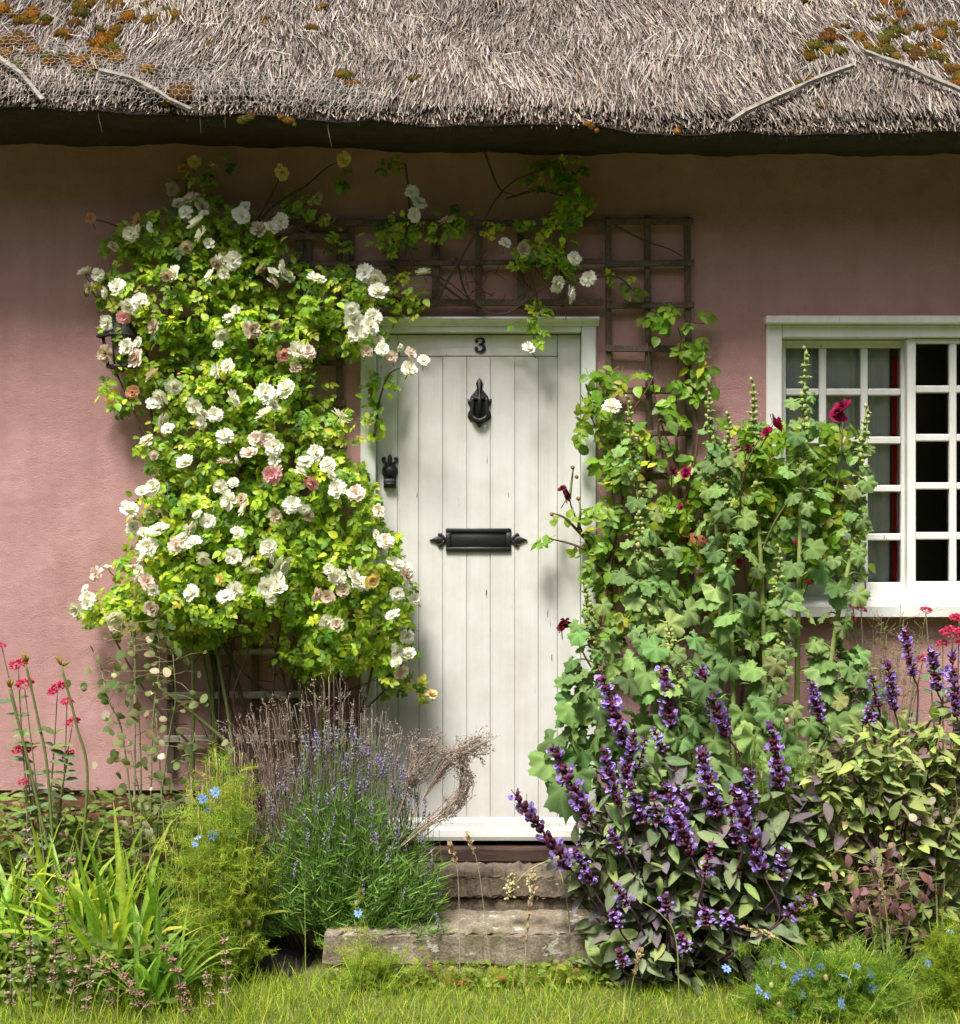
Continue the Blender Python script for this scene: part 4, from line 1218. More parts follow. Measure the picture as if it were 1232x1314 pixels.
# ------------------------------------------------------------------ crimson rose on the right trellis and by the window
def build_red_rose():
    t = Thing('climbing_rose', 'climbing rose with crimson flowers on the trellis beside the window', 'rose', P(880, 1080, -.12))
    bl = [(870, 405, 30, 14, .7, .08), (845, 420, 18, 20, .7, .08), (895, 410, 28, 14, .6, .08), (890, 450, 20, 18, .8, .08), (905, 475, 16, 18, .7, .07), (880, 500, 22, 16, .7, .08), (860, 525, 30, 16, .8, .09),
          (780, 490, 30, 16, .7, .08), (760, 525, 18, 30, .7, .08), (745, 560, 12, 20, .6, .06), (800, 560, 30, 25, .9, .09), (790, 600, 30, 30, .8, .09), (840, 580, 35, 25, .7, .08), (830, 480, 14, 8, .5, .05),
          (955, 570, 40, 30, 1, .12), (1010, 590, 60, 40, 1.1, .14), (1070, 570, 45, 28, 1, .12), (975, 640, 60, 40, 1, .12), (1050, 640, 50, 35, 1, .12), (900, 620, 40, 35, .8, .1), (850, 660, 40, 35, .8, .1), (1080, 700, 30, 50, .7, .1), (1000, 700, 60, 50, .8, .1), (880, 720, 60, 60, .7, .1),
          (780, 680, 30, 40, .8, .1), (760, 740, 20, 50, .7, .1), (725, 660, 22, 14, .2, .07), (710, 690, 16, 12, .4, .07), (800, 780, 40, 50, .7, .1), (950, 800, 60, 50, .7, .1), (790, 385, 12, 6, .3, .03), (815, 372, 14, 8, .4, .03)]
    pos, px, py = scatter_blobs(bl, 620)
    n = len(pos)
    nor = np.stack([Nn(0, .4, n), -1 + Nn(0, .3, n), .7 + Nn(0, .4, n)], 1)
    d = np.stack([Nn(0, .9, n), Nn(-.2, .3, n), Nn(-.35, .6, n)], 1)
    R = frames(d, nor); sca = U(.075, .115, n)
    cols = pick([(3, (.15, .27, .025)), (2, (.21, .33, .03)), (1.0, (.09, .17, .022)), (.7, (.36, .40, .04)), (.08, (.3, .12, .05))], n, .14)
    leafy(t, ROSE_MESH, ROSE_LEAVES, pos - R[:, :, 1] * sca[:, None] * .5, R, sca, cols, 'leaf', 'leaves', M_LEAF)
    fm = [tm(t_rose(40 + s, ((10, 1.0, 25), (9, .8, 48), (7, .55, 66)), (.5, .1, .05)), 'rose_flower', M_PETAL) for s in range(3)]
    st = MB()
    for k, (x, y, r_, c) in enumerate([(992, 545, 15, 0), (1082, 527, 15, 0), (1074, 537, 12, 0), (985, 556, 9, 0), (881, 608, 9, 0), (870, 650, 8, 1), (862, 606, 8, 2), (731, 634, 9, 2), (722, 628, 6, 2), (727, 797, 9, 2), (1037, 750, 7, 1), (1021, 697, 4, 1), (1040, 705, 4, 1), (948, 720, 5, 1), (860, 815, 5, 1), (960, 575, 5, 2), (1090, 795, 10, 2), (720, 805, 6, 2)]):
        Y = -.24 - U(0, .04); p_ = P(x, y, Y)
        nrm = norm(np.array((Nn(0, .4), -1, .5 + Nn(0, .3))))
        s_ = r_ / FPX * (Y + 5) * 1.1
        col = [(.30, .012, .075), (.42, .02, .10), (.16, .015, .035)][c]
        t.inst('flower', fm[k % 3], frames(Nn(0, 1, (1, 3)), nrm[None])[0], p_, s_, col)
        tail = p_ + np.array((Nn(0, .012), .07, -.05)); st.tube(bez([p_, (p_ + tail) / 2, tail], 3), .002, 4, (.10, .10, .04))
    brown, green = (.085, .045, .03), (.13, .15, .05)
    for pts in ([(870, 1000), (860, 800), (875, 640), (845, 530), (830, 440)], [(880, 640), (895, 560), (885, 470), (870, 420)], [(872, 640), (868, 560), (868, 480), (880, 420), (905, 415)], [(790, 1000), (775, 800), (800, 620), (770, 560), (745, 505)],
                [(800, 640), (790, 570), (830, 500), (845, 470)], [(775, 740), (755, 700), (735, 655), (731, 640)], [(750, 690), (725, 665), (708, 658)], [(940, 1000), (960, 800), (950, 650), (965, 580), (990, 550)], [(980, 900), (1040, 720), (1075, 620), (1082, 535)], [(960, 760), (1000, 660), (1060, 600)], [(870, 560), (845, 540), (858, 610), (880, 606)],
                [(935, 560), (930, 600), (960, 640)], [(790, 900), (755, 850), (738, 815), (726, 797)], [(731, 640), (734, 615), (736, 600)], [(742, 680), (745, 655), (742, 640)], [(752, 705), (730, 697), (700, 690)]):
        c = bez([P(x, y, -.06 - .1 * (y < 700 and x > 930) - U(0, .05)) for x, y in pts], 8)
        q = MB(); q.tube(c, np.linspace(U(.005, .007), .002, len(c)), 5, brown if rng.random() < .65 else green); t.part('cane', q, M_STEM)
    for (x, y) in ((708, 660), (742, 640), (740, 612), (735, 600)):
        p_ = P(x, y, -.22); st.inst(BLOB, np.eye(3)[None], [p_], np.array([(.008, .008, .008)]), (.2, .1, .05))
    t.part('flower_stalks', st, M_STEM, kind='stuff')
build_red_rose()

# ------------------------------------------------------------------ hollyhocks
PALM_MESH = [tm(q, 'hollyhock_leaf', M_MATT_LEAF) for q in PALM]
def hollyhock(label, pts, Y, nleaf, s0, s1, spread=1.0):
    nleaf = int(nleaf * 1.35)
    pts3 = [P(x, y, Y + Nn(0, .012)) for i, (x, y) in enumerate(pts)]
    t = Thing('hollyhock', label, 'hollyhock', pts3[0], 'hollyhocks between the door and the window')
    c = bez(pts3, 12); n = len(c)
    st = MB(); st.tube(c, np.linspace(.0105, .0052, n), 7, (.23, .29, .085))
    for i in range(nleaf):
        f = .03 + .84 * (i + U(-.3, .3)) / nleaf
        q = c[min(int(f * (n - 1)), n - 1)]
        a = i * 2.4 + Nn(0, .4)
        size = (s0 + (s1 - s0) * f ** .6) * U(.5, 1.0)
        out = size * U(.5, .95) * spread * (1.25 - .5 * f)
        dirn = np.array((math.cos(a), -abs(math.sin(a)) * .75 - .05, U(-.15, .45)))
        if abs(dirn[0]) < .25: dirn[0] = .3 * np.sign(dirn[0] + .01)
        end = q + dirn * out
        if end[1] > -.07: end[1] = -.07
        nor = norm(np.array((.5 * dirn[0] + Nn(0, .5), -.6 + Nn(0, .45), .7 + Nn(0, .45))))
        d = np.array((dirn[0] * .9 + Nn(0, .25), -.3, -.75 + Nn(0, .3)))
        R = frames(d[None], nor[None])[0]
        col = pick([(3, (.165, .255, .080)), (2.5, (.115, .20, .062)), (1.5, (.21, .30, .095)), (.06, (.26, .28, .07))], 1, .17)[0]
        t.inst('leaf', PALM_MESH[rng.integers(5)], R, end, size, col)
        st.tube(bez([q, (q + end) / 2 + np.array((0, 0, .012)), end], 3), np.linspace(.0034, .0022, 7), 4, (.21, .27, .08))
    bu = MB()
    nb = 34
    f = np.linspace(.42, 1.0, nb) ** .8
    for k in range(nb):
        q = c[min(int(f[k] * (n - 1)), n - 1)]; a = k * 2.4
        near = max(0, (f[k] - .8) / .2)
        o = np.array((math.cos(a), -abs(math.sin(a)), .45)) * (.013 - .004 * near)
        r_ = (.0088 - .0030 * near) * U(.8, 1.25)
        bu.inst(BLOB, frames(o[None] + (0, 0, .01), np.array([[0, -1., .2]])), [q + o], np.array([(r_, r_ * 1.25, r_)]), pick([(1, (.36, .42, .15)), (1, (.30, .37, .12)), (.4, (.45, .45, .2))], 1))
        for j in range(2):
            aa = a + U(-1, 1); v = np.array((math.cos(aa), -abs(math.sin(aa)), U(-.1, .6)))
            bu.inst(LEAF, frames(v[None], np.array([[0, -.5, 1.]])), [q], np.array([U(.016, .034) * (1.2 - .6 * near)]), pick([(1, (.22, .30, .09)), (1, (.28, .34, .10))], 1))
    t.part('stem', st, M_STEM)
    t.part('buds', bu, M_MATT_LEAF, kind='stuff')
    return t
hollyhock('tallest hollyhock standing against the left panes of the window', [(1022, 985), (1024, 800), (1028, 640), (1031, 540), (1034, 448)], -.26, 26, .17, .055)
hollyhock('leaning hollyhock before the middle panes, its stem bent to the right', [(1050, 985), (1072, 810), (1092, 710), (1104, 610), (1113, 522)], -.30, 20, .16, .06)
hollyhock('hollyhock with pale bud tip just right of the tall trellis', [(925, 985), (925, 800), (918, 650), (912, 570), (909, 502)], -.22, 24, .18, .06)
hollyhock('thick stemmed hollyhock in the middle of the green clump, a little shorter than its neighbour', [(942, 990), (940, 860), (936, 720), (934, 610), (935, 532)], -.30, 28, .19, .06)
hollyhock('hollyhock in front of the lower trellis with a leafy budded tip', [(870, 990), (855, 830), (832, 710), (814, 600), (806, 510)], -.24, 28, .18, .06)
hollyhock('short hollyhock with a budded tip in front of the window corner', [(995, 1000), (996, 900), (999, 800), (1000, 702)], -.38, 18, .17, .06)
hollyhock('low hollyhock leaning over the white door edge', [(792, 1000), (772, 900), (760, 820), (750, 748)], -.36, 26, .19, .065, spread=1.2)
hollyhock('hollyhock at the door frame with broad leaves below its small tip', [(845, 1000), (838, 850), (825, 740), (819, 652)], -.34, 24, .2, .07)
hollyhock('small hollyhock behind the purple flower spikes', [(890, 1010), (875, 920), (864, 860), (858, 800)], -.40, 20, .2, .09, spread=1.2)
hollyhock('slender sparsely leaved hollyhock close beside the window frame', [(985, 985), (978, 760), (970, 600), (966, 488)], -.14, 12, .12, .045)
hollyhock('sprawling hollyhock under the window sill', [(1075, 1000), (1090, 920), (1085, 860), (1070, 800)], -.26, 16, .19, .09, spread=1.3)
hollyhock('broad leaved hollyhock low against the right door jamb', [(752, 1020), (748, 960), (745, 900), (742, 850)], -.34, 20, .21, .09, spread=1.1)

# ------------------------------------------------------------------ purple sage
SAGE_LEAVES = [t_leaf(.21, .05, .10, .45), t_leaf(.25, .07, .2, .4), t_leaf(.19, .08, .05, .5)]
SAGE_MESH = [tm(q, 'sage_leaf', M_MATT_LEAF) for q in SAGE_LEAVES]
PETAL_BIT = T([(-.5, 0, 0), (.5, 0, 0), (.62, .7, .12), (0, 1, .22), (-.62, .7, .12)], [[(0, 1, 2, 4)], [(4, 2, 3)]])
def sage_spike(rs, full=1.0, whorls=9):
    mb = MB(); r = np.random.default_rng(rs)
    mb.tube([(0, 0, -.02), (0, .5, 0), (.01, 1, 0)], [.016, .013, .006], 5, (.07, .03, .05))
    for w in range(whorls):
        y = .04 + .95 * (w + r.uniform(-.25, .25)) / whorls
        k = 7; wr = .115 * (1 - .55 * (w / whorls) ** 1.6) * r.uniform(.85, 1.15)
        if w == 0 and whorls > 5: wr *= .8
        a = np.arange(k) * 2 * math.pi / k + r.uniform(0, 1)
        d = np.stack([np.cos(a), np.full(k, 1.0), np.sin(a)], 1) + r.normal(0, .3, (k, 3))
        mb.inst(BLOB, frames(d, r.normal(0, 1, (k, 3))), np.stack([np.cos(a) * wr * .42, y + r.normal(0, .018, k), np.sin(a) * wr * .42], 1), np.array([(.024, .042, .024)] * k) * r.uniform(.7, 1.3, (k, 1)), np.array([(.13, .03, .065)]) * r.uniform(.6, 1.5, (k, 1)))
        m = int(r.integers(3, 8) * full)
        if w > whorls - 3: m = m // 2
        a = r.uniform(0, 6.28, m)
        for j in range(m):
            d = np.array((math.cos(a[j]), r.uniform(-.1, 1.0), math.sin(a[j])))
            wq = wr * r.uniform(.45, .95); base = np.array((math.cos(a[j]) * wq, y + r.normal(.03, .02), math.sin(a[j]) * wq))
            col = np.array((.34, .245, .62)) * r.uniform(.6, 1.35) + np.array((.04, 0, .03)) * r.random()
            for q in (-.5, .0, .5):
                dd = d + np.array((0, q, 0)) + r.normal(0, .15, 3)
                mb.inst(PETAL_BIT, frames(dd[None], r.normal(0, 1, (1, 3))), [base], np.array([(.042, .055, .05)]) * r.uniform(.7, 1.4), col * (1.35 if q < 0 else 1))
    return T(np.concatenate(mb.V), mb.F, np.concatenate(mb.C))
SPIKES = [tm(sage_spike(s, 1.0, 10), 'sage_spike', M_PETAL) for s in range(3)]
SPIKES_SHORT = [tm(sage_spike(10 + s, 1.2, 5), 'sage_spike', M_PETAL) for s in range(3)]
def sage(label, centre, blobs, n, spikes, cols, Yc, lsize=(.06, .115)):
    t = Thing('purple_sage', label, 'sage', P(*centre, Yc), 'purple flowering sage plants')
    b = np.array(blobs, float); w = b[:, 2] * b[:, 3] * b[:, 4]; w /= w.sum()
    k = rng.choice(len(b), n, p=w)
    v = norm(Nn(0, 1, (n, 3))) * (U(.15, 1, n) ** .5)[:, None]
    v[:, 1] = -np.abs(v[:, 1]) * .9 + .25 * rng.random(n)
    px = b[k, 0] + v[:, 0] * b[k, 2]; py = b[k, 1] - v[:, 2] * b[k, 3]
    Y = Yc + v[:, 1] * b[k, 5]
    pos = np.stack([P(*q) for q in zip(px, py, Y)])
    pos[:, 2] = np.maximum(pos[:, 2], GZ + .02)
    d = v * (1, 1, .6) + Nn(0, .5, (n, 3)) + np.array((0, -.15, .05))
    nor = np.stack([Nn(0, .4, n), -.45 + Nn(0, .3, n), np.full(n, 1.0)], 1)
    R = frames(d, nor); sca = U(lsize[0], lsize[1], n)
    C = pick(cols, n, .14)
    leafy(t, SAGE_MESH, SAGE_LEAVES, pos - R[:, :, 1] * sca[:, None] * .4, R, sca, C, 'leaf', 'leaves', M_MATT_LEAF)
    st = MB(); root = P(centre[0], centre[1], Yc + .05)
    for q in range(46):
        e = pos[rng.integers(n)]; m_ = root * .5 + e * .5 + Nn(0, .03, 3)
        cc = bez([root + Nn(0, .03, 3) * (1, 1, 0), m_, e], 5); st.tube(cc, np.linspace(.005, .002, len(cc)), 5, (.09, .055, .06) if rng.random() < .7 else (.16, .12, .08))
    for i, (xb, yb, xt, yt, dy) in enumerate(spikes):
        a = P(xb, yb, Yc + dy); e = P(xt, yt, Yc + dy - .02)
        L = np.linalg.norm(e - a)
        short = L < .14
        mesh = (SPIKES_SHORT if short else SPIKES)[i % 3]
        R_ = frames((e - a)[None], Nn(0, 1, (1, 3)))[0]
        wsc = max(.20, L * (1.0 if not short else 1.4)) * U(.9, 1.1)
        t.inst('flower_spike', mesh, R_, a, (min(wsc, .27), L, min(wsc, .27)), np.array((1, 1, 1)) * U(.85, 1.2))
        mid = a * .55 + root * .45 + (a - e) * .25; cc = bez([a, a + (a - e) * .5, mid, root], 5); st.tube(cc, np.linspace(.003, .005, len(cc)), 5, (.085, .04, .055))
    t.part('stems', st, M_STEM, kind='stuff')
SAGE_DARK = [(3, (.155, .20, .10)), (1.2, (.10, .095, .085)), (2.6, (.21, .255, .135)), (1.3, (.165, .135, .15)), (1.3, (.23, .31, .10))]
SAGE_PALE = [(3, (.25, .30, .10)), (2, (.18, .25, .085)), (1.0, (.17, .13, .13)), (1.2, (.32, .38, .10)), (.4, (.38, .36, .15))]
sage('big dark purple sage covered in violet spikes beside the steps', (865, 1275), [(860, 1130, 125, 120, 1, .20), (850, 1220, 100, 75, 1, .22), (790, 1100, 80, 80, .7, .15), (950, 1110, 80, 90, .8, .15), (860, 1030, 90, 60, .6, .12), (1000, 1060, 60, 60, .6, .12), (960, 1200, 70, 60, .7, .15)], 1250,
     [(732, 1115, 657, 1013, -.1), (756, 1050, 707, 953, -.06), (803, 955, 770, 862, 0), (862, 935, 850, 853, .05), (934, 945, 896, 853, .05), (792, 1030, 772, 955, -.12), (850, 965, 838, 930, 0), (920, 1050, 897, 957, -.1), (885, 1095, 852, 1000, -.16), (980, 1122, 940, 1005, -.14),
      (1003, 1010, 987, 922, -.05), (1052, 925, 1040, 870, .05), (800, 1010, 815, 935, -.02), (905, 985, 905, 955, 0), (805, 1160, 785, 1130, -.2), (795, 1190, 783, 1165, -.2), (856, 1170, 853, 1145, -.22), (908, 1185, 903, 1160, -.2), (935, 1190, 930, 1165, -.2), (800, 1238, 793, 1215, -.22), (1010, 1175, 1050, 1140, -.15), (800, 1095, 780, 1060, -.15), (865, 1080, 880, 1010, -.1), (845, 1055, 835, 1010, -.1), (760, 1135, 735, 1085, -.12), (825, 1060, 806, 1000, -.08), (945, 1080, 935, 1030, -.16), (960, 1040, 962, 985, -.08), (905, 1120, 915, 1075, -.2), (820, 985, 830, 940, 0), (1000, 1130, 1010, 1085, -.1), (880, 1215, 872, 1195, -.22)], SAGE_DARK, -.52)
sage('olive leaved purple sage growing under the window', (1150, 1230), [(1140, 990, 95, 70, 1, .18), (1170, 1070, 85, 85, 1, .2), (1080, 1030, 70, 70, .8, .15), (1215, 960, 50, 60, .8, .15), (1225, 1050, 50, 80, .8, .15), (1060, 1110, 60, 60, .6, .12), (1200, 1150, 50, 60, .5, .12)], 1050,
     [(1172, 868, 1160, 803, 0), (1148, 912, 1138, 845, -.05), (1126, 905, 1117, 857, .0), (1203, 888, 1194, 828, 0), (1228, 920, 1221, 832, -.08), (1118, 925, 1113, 905, 0), (1072, 1010, 1062, 965, .05), (1248, 900, 1240, 820, 0)], SAGE_PALE, -.48, (.05, .085))

# ------------------------------------------------------------------ wall lantern half hidden by the rose
def build_lantern():
    t = Thing('wall_lantern', 'black wall lantern half hidden in the rose at its outer edge', 'lantern', P(156, 470, -.10))
    def ringpts(r_, z, n=6): return [(r_ * math.cos(a), r_ * math.sin(a), z) for a in np.arange(n) * 2 * math.pi / n + .3]
    c = P(155, 432, -.12)
    def lathe(mb, prof, n=6):
        V = np.concatenate([np.array(ringpts(r_, z, n)) for r_, z in prof]) + c
        i = np.arange(n); j = (i + 1) % n
        mb.add(V, [np.stack([i + k * n, j + k * n, j + (k + 1) * n, i + (k + 1) * n], 1) for k in range(len(prof) - 1)])
    m = MB(); lathe(m, [(.086, -.006), (.088, 0), (.05, .035), (.028, .06), (.03, .085), (.012, .10), (.004, .115)]); t.part('lamp_roof', m, M_IRON, smooth=False)
    m = MB(); lathe(m, [(.05, -.118), (.054, -.112), (.05, -.106), (.01, -.13)]); t.part('lamp_base', m, M_IRON, smooth=False)
    for p_, q_ in zip(ringpts(.066, -.004), ringpts(.048, -.112)):
        m = MB(); m.tube([c + p_, c + q_], .004, 4); t.part('bar', m, M_IRON)
    for k in range(6):
        a, b = ringpts(.062, -.006), ringpts(.045, -.11)
        m = MB(); m.add(np.array([a[k], a[(k + 1) % 6], b[(k + 1) % 6], b[k]]) + c, [[(0, 1, 2, 3)]]); t.part('pane', m, M_GLASS, smooth=False)
    m = MB(); m.tube(bez([c + (0, 0, .1), c + (0, .05, .13), c + (0, .11, .11), c + (0, .135, .06)], 5), .006, 6); m.box(c[0] - .02, c[0] + .02, c[1] + .125, .004, c[2] - .03, c[2] + .09, .003); t.part('bracket', m, M_IRON)
build_lantern()

# ------------------------------------------------------------------ grass
def build_grass():
    m = MB()
    def zone(n, x0, x1, y0, y1, h0, h1):
        x = U(x0, x1, n); y = U(y0, y1, n)
        keep = ~((x > -.55) & (x < .63) & (y > -.50))
        cl = lump(x * 2.1, y * 2.3)
        x, y, cl = x[keep], y[keep], cl[keep]; k = len(x)
        d = np.stack([Nn(0, .35, k), Nn(0, .35, k), np.ones(k)], 1)
        R = frames(d, Nn(0, 1, (k, 3)) + np.array((0, -.4, 0)))
        h = U(h0, h1, k) * (1 + .25 * cl)
        C = pick([(3, (.34, .44, .04)), (2.4, (.25, .39, .035)), (1.4, (.46, .49, .07)), (.6, (.50, .45, .16)), (.8, (.15, .26, .03))], k, .12)
        kind = rng.integers(0, 3, k)
        for q in range(3):
            w = kind == q
            m.inst(BLADES[q], R[w], np.stack([x, y, gz(x, y) - .004], 1)[w], np.stack([U(.002, .0036, k), h, h], 1)[w], C[w])
    zone(36000, -1.75, 1.75, -1.25, -.46, .018, .05)
    zone(1800, -.54, .6, -.56, -.485, .03, .08)
    zone(9000, -2.4, 2.4, -2.2, -1.2, .02, .05)
    zone(1500, -1.75, 1.75, -1.0, -.5, .05, .11)
    zone(900, -1.75, -.6, -.95, -.5, .06, .15)
    single('grass', m, M_GRASS, 'short yellow green lawn grass', 'grass', kind='stuff')
build_grass()

GND = lambda x, y: np.array((x, y, float(gz(x, y))))
def gpt(px, Y):
    """ground point straight below a picture column"""
    x = (px - 616) * (Y + CAM_D) / FPX
    return np.array((x, Y, GZ + (.05 if Y > -.5 else 0.0)))

# ------------------------------------------------------------------ lavender
LIN = t_blade(.12, 3)
def build_lavender():
    B = np.array((P(440, 1190, -.34)[0], -.34, .0))
    t = Thing('lavender', 'bushy green lavender with thin violet spikes left of the steps', 'lavender', B)
    st, lv, fl = MB(), MB(), MB()
    for k in range(420):
        x = 440 + 118 * np.clip(Nn(0, .55), -1, 1)
        u = (x - 440) / 118
        dep = U(-.14, .12)
        yt = 925 + 130 * abs(u) ** 2.2 + abs(Nn(0, 60)) + (70 if dep < -.1 else 0)
        top = P(x + Nn(0, 6), yt, -.36 + dep)
        a = B + np.array((u * .19 + Nn(0, .03), dep * .6, .03))
        mid = a * .45 + top * .55 + np.array((u * .05 + Nn(0, .015), Nn(0, .01) - .02, -.02))
        c = bez([a, mid, top], 7); n = len(c)
        st.tube(c, np.linspace(.0018, .0009, n), 3, (.13, .19, .06))
        nl = 22
        f = U(.06, .72, nl); q = c[(f * (n - 1)).astype(int)] + Nn(0, .006, (nl, 3))
        d = np.stack([Nn(u * .7, .65, nl), Nn(-.25, .5, nl), U(.25, 1.0, nl)], 1)
        lv.inst(LIN, frames(d, Nn(0, 1, (nl, 3)) + np.array((0, -.8, .3))), q, np.stack([U(.0032, .0052, nl), U(.035, .07, nl), U(.03, .06, nl)], 1), pick([(3, (.17, .33, .05)), (2, (.12, .27, .04)), (1.5, (.22, .37, .08)), (.7, (.26, .36, .15))], nl))
        if rng.random() < .45: continue
        nw = rng.integers(3, 7); L = U(.03, .075)
        dd = norm(c[-1] - c[-3])
        for j in range(nw):
            p_ = c[-1] - dd * L * (1 - j / nw); kk = 4
            o = Nn(0, .0028, (kk, 3))
            fl.inst(BLOB, frames(o + dd, Nn(0, 1, (kk, 3))), p_ + o, np.array([(.0022, .0040, .0022)]) * U(.7, 1.3, (kk, 1)), pick([(3, (.27, .21, .40)), (1.6, (.34, .31, .46)), (1, (.22, .16, .28)), (1.6, (.30, .30, .30))], kk))
    t.part('stems', st, M_STEM, kind='stuff'); t.part('leaves', lv, M_MATT_LEAF, kind='stuff'); t.part('flower_spikes', fl, M_PETAL, kind='stuff')
build_lavender()

# ------------------------------------------------------------------ dry twiggy plant behind the lavender
def build_dry():
    B = gpt(445, -.28)
    t = Thing('dried_plant', 'dead brown twiggy plant curling out beside the lavender onto the door', 'dried plant', B)
    st, nb = MB(), MB()
    cols = [(2, (.27, .20, .16)), (2, (.36, .28, .22)), (1, (.17, .12, .10)), (1.4, (.44, .37, .28))]
    def twig(pts, r0, nsub, sl):
        c = bez(pts, 6); n = len(c); col = pick(cols, 1)[0]
        st.tube(c, np.linspace(r0, .0007, n), 3, col)
        for j in range(nsub):
            i = rng.integers(int(n * .4), n); q = c[i]
            d = norm(norm(c[min(i + 1, n - 1)] - c[i - 1]) + Nn(0, .55, 3)); e = q + d * U(.4, 1) * sl
            st.tube([q, (q + e) / 2 + Nn(0, .003, 3), e], [.0009, .0008, .0005], 3, col)
            kk = 4; pp = q + (e - q) * U(.2, 1.05, (kk, 1)) + Nn(0, .003, (kk, 3))
            nb.inst(BLOB, frames(Nn(0, 1, (kk, 3)), Nn(0, 1, (kk, 3))), pp, U(.0012, .0028, kk), pick(cols, kk))
    for k in range(150):
        x = U(285, 535); yt = 862 + 26 * abs(Nn(0, 1)) + .9 * abs(x - 430) * (.55 if x < 430 else .9); dep = U(-.14, .1)
        top = P(x, yt, -.25 + dep); a = B + np.array((Nn(0, .05) + (x - 445) / 1400, dep * .4, 0))
        twig([a, a * .5 + top * .5 + np.array(((x - 445) / 3200 + Nn(0, .02), 0, 0)), top], .0018, 6, .05)
    for k in range(95):                      # curls to the right, in front of the door
        j = Nn(0, 1, 8)
        if k % 3 == 2: pts = [(505, 1090), (540, 1030), (570, 985 + j[2] * 8), (600 + j[3] * 7, 962 + j[4] * 7), (622 + j[5] * 8, 950 + j[6] * 9)]
        elif k % 3 == 1: pts = [(505, 1095), (545, 1058 + j[0] * 5), (580 + j[1] * 5, 1035 + j[2] * 7), (598 + j[3] * 5, 1005 + j[4] * 8), (590 + j[5] * 6, 970 + j[6] * 10)]
        else: pts = [(500, 1080), (520, 1020), (540 + j[1] * 10, 985 + j[2] * 12), (560 + j[3] * 12, 960 + j[4] * 12)]
        Y = -.36 + U(-.05, .05)
        twig([P(x, y, Y - .01 * i) for i, (x, y) in enumerate(pts)], .0016, 7, .04)
    t.part('twigs', st, M_DRY, kind='stuff'); t.part('seed_husks', nb, M_DRY, kind='stuff')
build_dry()

# ------------------------------------------------------------------ love-in-a-mist: thread foliage with blue flowers
def nigella_flower(seed):
    mb = MB(); r = np.random.default_rng(seed)
    k = 8
    a = np.arange(k) * 2 * math.pi / k + r.uniform(-.1, .1, k)
    d = np.stack([np.cos(a), np.sin(a), r.uniform(.05, .3, k)], 1)
    mb.inst(t_leaf(.24, .05, .1, .6), frames(d, np.array([[0, 0, 1.]] * k)), d * .12, r.uniform(.8, 1.0, k), np.array([(.22, .36, .74)]) * r.uniform(.75, 1.2, (k, 1)))
    mb.inst(BLOB, np.eye(3)[None], [(0, 0, .15)], np.array([(.16, .16, .2)]), (.25, .32, .2))
    for i in range(10):
        aa = r.uniform(0, 6.28); v = np.array((math.cos(aa), math.sin(aa), 1.0))
        mb.add([(.0, .0, .1), (.04, 0, .1), v * .42], [[(0, 1, 2)]], (.12, .2, .4))
    return T(np.concatenate(mb.V), mb.F, np.concatenate(mb.C))
NIG = [tm(nigella_flower(s), 'blue_flower', M_PETAL) for s in range(3)]
def nigella(name, label, Bpx, Y, fans, nst, nfr, flowers, pods, cols, fsize=(.06, .11), straw=0):
    B = gpt(Bpx, Y)
    t = Thing(name, label, 'plant', B, 'love-in-a-mist plants')
    st, fo = MB(), MB()
    b = np.array(fans, float); w = b[:, 2] * b[:, 3]; w /= w.sum()
    for k in range(nst):
        q = b[rng.choice(len(b), p=w)]
        x = q[0] + q[2] * np.clip(Nn(0, .5), -1, 1); y = q[1] + q[3] * np.clip(Nn(0, .5), -1, 1); dep = U(-.1, .1)
        top = P(x, y, Y + dep); a = np.array((B[0] * .55 + top[0] * .45, Y + dep * .7, B[2]))
        mid = a * .5 + top * .5 + Nn(0, .018, 3)
        c = bez([a, mid, top], 6); n = len(c)
        col = pick(cols, 1)[0]
        if straw and rng.random() < straw: col = np.array((.42, .38, .14))
        st.tube(c, np.linspace(.0022, .0011, n), 3, col)
        f = U(.08, 1.0, nfr); i = (f * (n - 1)).astype(int)
        d = np.stack([Nn(0, .8, nfr), Nn(-.3, .6, nfr), U(-.1, 1.0, nfr)], 1)
        kd = rng.integers(0, 4, nfr); R = frames(d, Nn(0, 1, (nfr, 3))); s_ = U(*fsize, nfr); C = pick(cols, nfr)
        for z in range(4):
            m_ = kd == z; fo.inst(FEATH[z], R[m_], c[i][m_], s_[m_], C[m_])
    t.part('stems', st, M_STEM, kind='stuff'); t.part('thread_leaves', fo, M_GRASS, kind='stuff')
    for k, (x, y, r_) in enumerate(flowers):
        p_ = P(x, y, Y - U(.06, .12)); nrm = np.array((Nn(0, .3), -.7 + Nn(0, .2), .8))
        t.inst('flower', NIG[k % 3], frames(Nn(0, 1, (1, 3)), nrm[None])[0], p_, r_ / FPX * (Y + 4.9) * U(.8, 1.1), np.array((1, 1, 1)) * U(.85, 1.15))
    pm = MB()
    for (x, y) in pods:
        p_ = P(x, y, Y - U(.05, .1)); pm.inst(BLOB, np.eye(3)[None], [p_], np.array([(.009, .009, .012)]), pick([(1, (.3, .33, .12)), (1, (.35, .28, .15))], 1))
        for j in range(5): pm.inst(LIN, frames(np.array([[math.cos(j * 1.26), math.sin(j * 1.26), .9]]), np.array([[0, 0, 1.]])), [p_], np.array([(.0015, .022, .02)]), (.26, .34, .08))
    if pods: t.part('seed_pods', pm, M_MATT_LEAF, kind='stuff')
YG = [(3, (.36, .45, .05)), (2, (.27, .39, .045)), (1, (.46, .48, .09)), (.5, (.17, .28, .035))]
